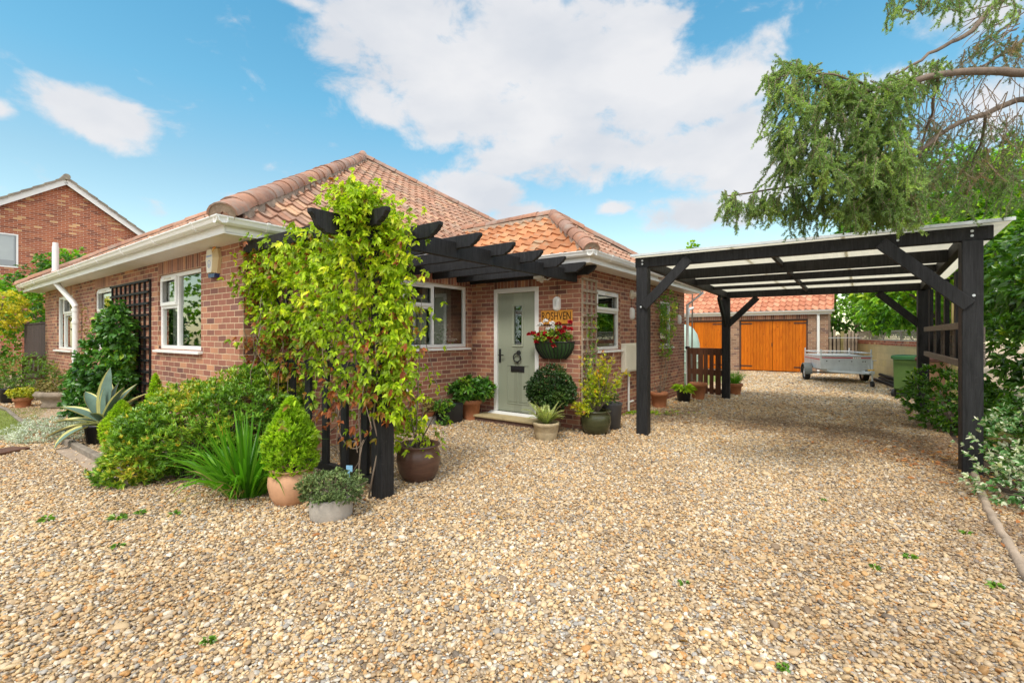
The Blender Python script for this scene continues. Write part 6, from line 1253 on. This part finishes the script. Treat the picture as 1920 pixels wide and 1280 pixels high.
# ------------------------------------------------------------------ SPRUCE
SP=thing('spruce_tree','old spruce reaching in from the right with drooping needle clusters and hanging cones','tree',(6.9,4.3,0))
so=Vector((6.9,4.3,0))
def sp(u,v,y): return Vector(at(u,y,zt(v,y)))-so
s=MB(); s.tube([(0,0,-.1),(.05,0,2.5),(0,.1,5),(0,.1,9)],[.26,.22,.17,.06],14); s.build('trunk',M['bark'],SP,smooth=True)
limbs=[([ (0,0,3.9), sp(1990,128,4.6), sp(1920,136,4.35), sp(1840,134,4.2), sp(1760,140,4.05), sp(1690,160,3.95), sp(1620,170,3.9), sp(1545,160,3.85), sp(1490,125,3.85)],.05,.008),
 ([(0,0,4.5), sp(2010,-10,4.6), sp(1880,0,4.4), sp(1820,60,4.3), sp(1770,85,4.2), sp(1715,120,4.1), sp(1680,140,4.1)],.036,.006),
 ([(0,0,3.6), sp(1990,215,4.8), sp(1920,185,4.7), sp(1850,212,4.6), sp(1780,240,4.5), sp(1700,300,4.4), sp(1600,330,4.3), sp(1480,350,4.2), sp(1360,368,4.1)],.036,.006),
 ([(0,0,4.2), sp(1980,60,4.7), sp(1900,90,4.6), sp(1850,120,4.5), sp(1800,150,4.4)],.028,.006),
 ([(0,0,5.2), sp(2020,-90,4.6), sp(1850,-60,4.4), sp(1720,-30,4.2), sp(1670,-10,4.1)],.03,.006),
 ([sp(1640,165,3.92), sp(1600,150,3.85), sp(1550,140,3.8), sp(1500,135,3.8), sp(1455,150,3.75)],.010,.004),
 ([sp(1690,165,3.95), sp(1670,230,4.0), sp(1640,320,4.1), sp(1610,390,4.1)],.014,.005),
 ([sp(1760,140,4.05), sp(1740,240,4.3), sp(1700,340,4.4), sp(1650,400,4.3)],.014,.005),
 ([sp(1850,212,4.6), sp(1830,290,4.9), sp(1800,360,5.0), sp(1730,400,4.9)],.014,.005)]
s=MB()
def smooth_path(p,k=4):
    p=[Vector(q) for q in p]; o=[]
    for i in range(len(p)-1):
        a=p[max(i-1,0)];b=p[i];c=p[i+1];d=p[min(i+2,len(p)-1)]
        for j in range(k): t=j/k; o.append(.5*((2*b)+(c-a)*t+(2*a-5*b+4*c-d)*t*t+(3*b-a-3*c+d)*t**3)+Vector(rng.normal(size=3))*.006)
    return o+[p[-1]]
for pts,r0,r1 in limbs:
    pts=smooth_path(pts); n=len(pts); s.tube(pts,[r0+(r1-r0)*(i/(n-1)) for i in range(n)],8)
s.build('limb',M['bark'],SP,smooth=True)
# drooping twigs: (u0,u1,v0,v1,y0,y1,count,length,density,dead)
TW=[]
def twigs(poly_u,v_f,n,lmin,lmax,y0,y1,tone,dirx=0.0,spread=.28,dens=1.0):
    for i in range(n):
        u=rng.uniform(*poly_u); v0,v1=v_f(u); v=rng.uniform(v0,v1); y=rng.uniform(y0,y1); p=sp(u,v,y); l=rng.uniform(lmin,lmax)
        d=Vector((dirx+rng.normal()*spread,rng.normal()*spread*1.2,-1.0 if rng.random()<.8 else -.3)).normalized(); TW.append((p,d,l,tone+rng.normal()*.17,dens))
twigs((1440,1560),lambda u:(108+abs(u-1500)*.2,300),130,.10,.24,3.65,4.0,.72,-.35)
twigs((1540,1700),lambda u:(130+max(0,(u-1600))*.35,330),200,.14,.34,3.7,4.2,.62,-.12)
twigs((1460,1640),lambda u:(240,330),70,.12,.26,3.8,4.1,.45,-.1)
twigs((1590,1720),lambda u:(280,385),130,.16,.32,3.9,4.4,.5,-.05)
twigs((1350,1480),lambda u:(355+max(0,(u-1440))*.1,392),85,.10,.22,4.0,4.25,.68,-.15)
twigs((1480,1600),lambda u:(335,400),80,.12,.26,4.1,4.4,.58,-.05)
twigs((1600,1720),lambda u:(370,405),120,.12,.20,4.0,4.5,.75,.0)
twigs((1700,1920),lambda u:(215,330),150,.14,.36,4.3,5.0,.30,-.15,.4,.5)
twigs((1720,1920),lambda u:(300,390),90,.12,.30,4.5,5.1,.55,-.1,.4,.8)
twigs((1660,1790),lambda u:(100+(1790-u)*.25,150+(1790-u)*.3),60,.08,.2,4.0,4.3,.62,-.3,.4)
twigs((1660,1920),lambda u:(-25,22),70,.08,.22,4.0,4.5,.62,-.2,.4)
twigs((1800,1920),lambda u:(60,130),34,.12,.28,4.3,4.7,.2,-.4,.5,.5)
twigs((1850,1925),lambda u:(20,90),30,.08,.2,4.3,4.7,.6,-.6,.4,.8)
# upright shoots along the crest of the outer cluster
for i in range(150):
    u=rng.uniform(1445,1720); crest=np.interp(u,[1445,1490,1540,1600,1650,1700,1720],[150,112,128,165,178,140,135]); v=crest+rng.uniform(0,26); d=Vector((-.7+rng.normal()*.4,rng.normal()*.4,.35+rng.normal()*.35)).normalized(); TW.append((sp(u,v,rng.uniform(3.7,4.0)),d,rng.uniform(.07,.15),.75+rng.normal()*.08,1.1))
twigs((1470,1720),lambda u:(150,330),150,.14,.30,3.6,4.0,.66,-.2,.4,1.1)
twigs((1560,1740),lambda u:(300,412),70,.12,.22,3.85,4.3,.68,-.1,.4,1.1)
def spruce_twigs():
    B=[];D=[];NR=[];LL=[];TN=[]; s=MB()
    for p,d,l,tn,dens in TW:
        K=5; pts=[p]; q=p; dd=d.copy()
        for k in range(K): dd=(dd+Vector((rng.normal()*.12,rng.normal()*.12,-.10+ (.10 if k>2 else 0)))).normalized(); q=q+dd*l/K; pts.append(q)
        s.tube(pts,[.0045,.004,.0035,.003,.0025,.002],4,caps=False)
        subs=[(pts,l)]
        for j in range(int(3.4*l/.2)):     # side twiglets
            f=rng.random()*.85; i=int(f*K); a=pts[i].lerp(pts[i+1],f*K-i); sd=Vector((rng.normal(),rng.normal()*1.0,-.5+rng.normal()*.3)).normalized(); ll=l*rng.uniform(.22,.45); subs.append(([a,a+sd*ll*.5,a+sd*ll+Vector((0,0,-.02))],ll))
        for ps,ll in subs:
            m=int(ll*820*dens)
            for j in range(m):
                f=rng.random()*(len(ps)-1)*.999; i=int(f); a=ps[i].lerp(ps[i+1],f-i); ax=(ps[i+1]-ps[i]).normalized(); r=Vector(rng.normal(size=3)); r=(r-ax*r.dot(ax)).normalized(); B.append(a[:]); D.append((ax*1.0+r)[:]); NR.append(rng.normal(size=3)); LL.append(.016+rng.random()*.010); TN.append(tn+rng.normal()*.09)
    V,T,k=leaf_arrays(np.array(B),np.array(D),np.array(NR),np.array(LL),np.full(len(B),.0048),.0,.0); np_mesh('needles',V,T,L['spruce'],SP,np.clip(np.repeat(TN,k),0,1)); s.build('twig',M['twig'],SP)
spruce_twigs()
# bare hanging twigs on the right
s=MB()
for i in range(95):
    u=rng.uniform(1690,1925); p=sp(u,rng.uniform(135,215),rng.uniform(4.1,4.7)); pts=[p]; dd=Vector((rng.normal()*.35-.1,rng.normal()*.3,-1)).normalized(); l=rng.uniform(.15,.5)
    for k in range(5): dd=(dd+Vector(rng.normal(size=3)*.15)).normalized(); p=p+dd*l/5; pts.append(p)
    s.tube(pts,[.005,.004,.0035,.003,.0025,.002],4,caps=False)
for i in range(26):
    u=rng.uniform(1830,1925); p=sp(u,rng.uniform(10,70),4.5); pts=[p]; dd=Vector((-.8+rng.normal()*.3,rng.normal()*.3,-.4)).normalized(); l=rng.uniform(.2,.5)
    for k in range(5): dd=(dd+Vector(rng.normal(size=3)*.15)+Vector((0,0,-.06))).normalized(); p=p+dd*l/5; pts.append(p)
    s.tube(pts,[.006,.005,.004,.0035,.003,.002],4,caps=False)
s.build('bare_twig',M['twig'],SP)
cone=plain('green_cone',(.20,.25,.07),.7,.35,60,bump=.8,bscale=120)
for u,v in ((1475,178),(1488,160),(1500,190)):
    s=MB(); p=sp(u,v-18,3.70); s.lathe([(0,0),(.010,-.008),(.018,-.04),(.019,-.08),(.014,-.125),(.005,-.15),(0,-.153)],p,12); s.build('cone',cone,SP,smooth=True)
# trees behind the viewpoint, mirrored in the windows
def back_trees():
    Bl=[]
    for i in range(16): Bl.append((( -26+i*3.6+rng.normal()*.6, -19+rng.normal()*1.5, 2.6+rng.random()*1.2),(2.4,2.0,2.6)))
    Bl+=[((-23+rng.normal()*1.0,-10+i*3.2,2.8+rng.random()*1.6),(2.0,2.2,3.0)) for i in range(8)]
    P,A=blob_points(Bl,15000,.35,.1,.4); V,T,N=tufts(P,A,5,.22,.13,1.2,.2,'kite',np.clip(.4+.7*pnoise(P,.5),0,1)); o=np_mesh('treeline',V,T,L['tree'],None,N); tag(o,kind='stuff')
back_trees()
# ------------------------------------------------------------------ LIGHT, SKY, CAMERA
SUN_EL,SUN_AZ=R(56),math.atan2(-.30,-.95)   # direction to the sun (x,y) = (sin az, cos az)
sd=Vector((math.sin(SUN_AZ)*math.cos(SUN_EL),math.cos(SUN_AZ)*math.cos(SUN_EL),math.sin(SUN_EL)))
li=bpy.data.lights.new('sun','SUN'); li.energy=1.7; li.angle=R(16); li.color=(1.0,.93,.82); lo=bpy.data.objects.new('sun',li); col.objects.link(lo); lo.rotation_euler=(-sd).to_track_quat('-Z','Y').to_euler(); lo.location=(0,0,20)
wd_=bpy.data.worlds.new('World'); scene.world=wd_; wd_.use_nodes=True; nt=wd_.node_tree; bg=nt.nodes['Background']
def wn(ty,**k):
    x=nt.nodes.new(ty)
    for a,b in k.items(): setattr(x,a,b)
    return x
lk=nt.links.new
sky=wn('ShaderNodeTexSky',sky_type='NISHITA'); sky.sun_disc=False; sky.sun_elevation=SUN_EL; sky.sun_rotation=SUN_AZ; sky.air_density=1.0; sky.dust_density=.6; sky.ozone_density=1.0
tc=wn('ShaderNodeTexCoord'); dirv=wn('ShaderNodeVectorMath',operation='NORMALIZE'); lk(tc.outputs['Generated'],dirv.inputs[0]); Dv=dirv.outputs[0]
def wmath(op,a,b=None,c=None):
    x=wn('ShaderNodeMath',operation=op)
    for i,v in enumerate((a,b,c)):
        if v is None: continue
        if hasattr(v,'is_linked'): lk(v,x.inputs[i])
        else: x.inputs[i].default_value=v
    return x.outputs[0]
def blob(u,v,ru,rv,st):
    d=Vector(((u-U0)/F,1,(VH-v)/F)).normalized(); k=ru/rv
    s=wn('ShaderNodeVectorMath',operation='SUBTRACT'); lk(Dv,s.inputs[0]); s.inputs[1].default_value=d
    m=wn('ShaderNodeVectorMath',operation='MULTIPLY'); lk(s.outputs[0],m.inputs[0]); m.inputs[1].default_value=(1,1,k)
    l=wn('ShaderNodeVectorMath',operation='LENGTH'); lk(m.outputs[0],l.inputs[0])
    rad=ru/F*d.y
    r=wn('ShaderNodeMapRange'); lk(l.outputs['Value'],r.inputs[0]); r.inputs[1].default_value=0; r.inputs[2].default_value=rad; r.inputs[3].default_value=st; r.inputs[4].default_value=0; return r.outputs[0]
CL=[(760,80,210,120,1.0),(950,120,260,150,1.1),(1150,110,260,140,1.1),(1000,215,330,110,.95),(1260,190,230,130,1.0),(1330,270,230,90,.95),(700,195,150,70,.85),(640,30,110,60,.6),(830,255,160,50,.7),(1420,330,160,70,.8),
    (165,218,120,74,1.35),(125,195,80,46,1.0),(-5,205,60,32,.8),(890,372,150,66,1.15),(960,400,110,44,.95),(1300,405,150,50,1.1),(1395,385,120,64,1.0),(1420,300,150,90,1.0),(1150,388,60,22,.7),(560,5,110,22,.7),(1700,150,140,70,.6),(1860,40,150,90,.65),(1850,180,160,90,.6),(1050,290,280,80,.95),(850,190,220,90,1.0),(1480,260,140,90,.7),(1400,20,70,18,.5),(430,365,90,22,.45),(990,300,90,22,.6),(1560,250,150,90,.6)]
acc=None
for c in CL:
    b=blob(*c); acc=b if acc is None else wmath('MAXIMUM',acc,b)
mp=wn('ShaderNodeMapping'); mp.inputs['Scale'].default_value=(1,1,1.5); lk(Dv,mp.inputs['Vector'])
nz=wn('ShaderNodeTexNoise'); nz.inputs['Scale'].default_value=8.5; nz.inputs['Detail'].default_value=10; nz.inputs['Roughness'].default_value=.60; nz.inputs['Distortion'].default_value=.25; lk(mp.outputs[0],nz.inputs['Vector'])
den=wmath('ADD',acc,wmath('MULTIPLY',wmath('SUBTRACT',nz.outputs[0],.5),1.9))
# unseen cloud layer overhead and behind the viewpoint, added for soft fill light
nz2=wn('ShaderNodeTexNoise'); nz2.inputs['Scale'].default_value=2.2; nz2.inputs['Detail'].default_value=7; lk(mp.outputs[0],nz2.inputs['Vector'])
sx=wn('ShaderNodeSeparateXYZ'); lk(Dv,sx.inputs[0]); back=wn('ShaderNodeMapRange'); lk(sx.outputs[1],back.inputs[0]); back.inputs[1].default_value=.25; back.inputs[2].default_value=-.1; back.inputs[3].default_value=0; back.inputs[4].default_value=1
zen=wn('ShaderNodeMapRange'); sx2=wn('ShaderNodeSeparateXYZ'); lk(Dv,sx2.inputs[0]); lk(sx2.outputs[2],zen.inputs[0]); zen.inputs[1].default_value=.62; zen.inputs[2].default_value=.80; zen.inputs[3].default_value=0; zen.inputs[4].default_value=1
hi_=wmath('MAXIMUM',back.outputs[0],zen.outputs[0])
den=wmath('MAXIMUM',den,wmath('MULTIPLY',hi_,wmath('SUBTRACT',wmath('MULTIPLY',nz2.outputs[0],2.4),.55)))
fac=wn('ShaderNodeMapRange',interpolation_type='SMOOTHSTEP'); lk(den,fac.inputs[0]); fac.inputs[1].default_value=.16; fac.inputs[2].default_value=.60; fac.inputs[3].default_value=0; fac.inputs[4].default_value=.97
# cloud colour: bright tops, soft grey lilac body
nz3=wn('ShaderNodeTexNoise'); nz3.inputs['Scale'].default_value=4.2; nz3.inputs['Detail'].default_value=6; mp3=wn('ShaderNodeMapping'); mp3.inputs['Location'].default_value=(3,1,2); mp3.inputs['Scale'].default_value=(1,1,2.2); lk(Dv,mp3.inputs['Vector']); lk(mp3.outputs[0],nz3.inputs['Vector'])
cr=wn('ShaderNodeValToRGB'); e=cr.color_ramp.elements; e[0].position=.36; e[0].color=(2.62,2.72,2.92,1); e[1].position=.62; e[1].color=(3.2,3.2,3.27,1); lk(nz3.outputs[0],cr.inputs[0])
SKYT=(.62,1.0,1.12)
sz_=wn('ShaderNodeSeparateXYZ'); lk(Dv,sz_.inputs[0]); tr_=wn('ShaderNodeValToRGB'); te=tr_.color_ramp.elements; te[0].position=.10; te[0].color=(.98,.92,.72,1); te[1].position=.55; te[1].color=(.44,.92,.87,1); q_=te.new(.28); q_.color=(.76,.88,.73,1); q_=te.new(.42); q_.color=(.53,.93,.84,1); lk(sz_.outputs[2],tr_.inputs[0])
ct=wn('ShaderNodeVectorMath',operation='MULTIPLY'); lk(sky.outputs[0],ct.inputs[0]); lk(tr_.outputs[0],ct.inputs[1])
cm=wn('ShaderNodeVectorMath',operation='SCALE'); lk(cr.outputs[0],cm.inputs[0]); lk(wmath('MULTIPLY_ADD',hi_,1.0,1.0),cm.inputs['Scale'])  # the added out-of-view clouds are brightened to lift the fill
mxx=wn('ShaderNodeMix',data_type='RGBA'); lk(fac.outputs[0],mxx.inputs[0]); lk(ct.outputs[0],mxx.inputs[6]); lk(cm.outputs[0],mxx.inputs[7])
lk(mxx.outputs[2],bg.inputs[0]); bg.inputs[1].default_value=.15
cam=bpy.data.cameras.new('camera'); co=bpy.data.objects.new('camera',cam); col.objects.link(co); co.location=(0,0,CH); co.rotation_euler=(R(90),0,0)
cam.sensor_width=36; cam.lens=F/1920*36; cam.shift_y=-(640-VH)/1920; cam.clip_start=.05; cam.clip_end=500; scene.camera=co
vs=scene.view_settings; vs.view_transform='Standard'; vs.look='None'; vs.gamma=1; vs.exposure=.87
scene.cycles.use_denoising=True
try: scene.cycles.max_bounces=8; scene.cycles.transparent_max_bounces=8
except Exception: pass
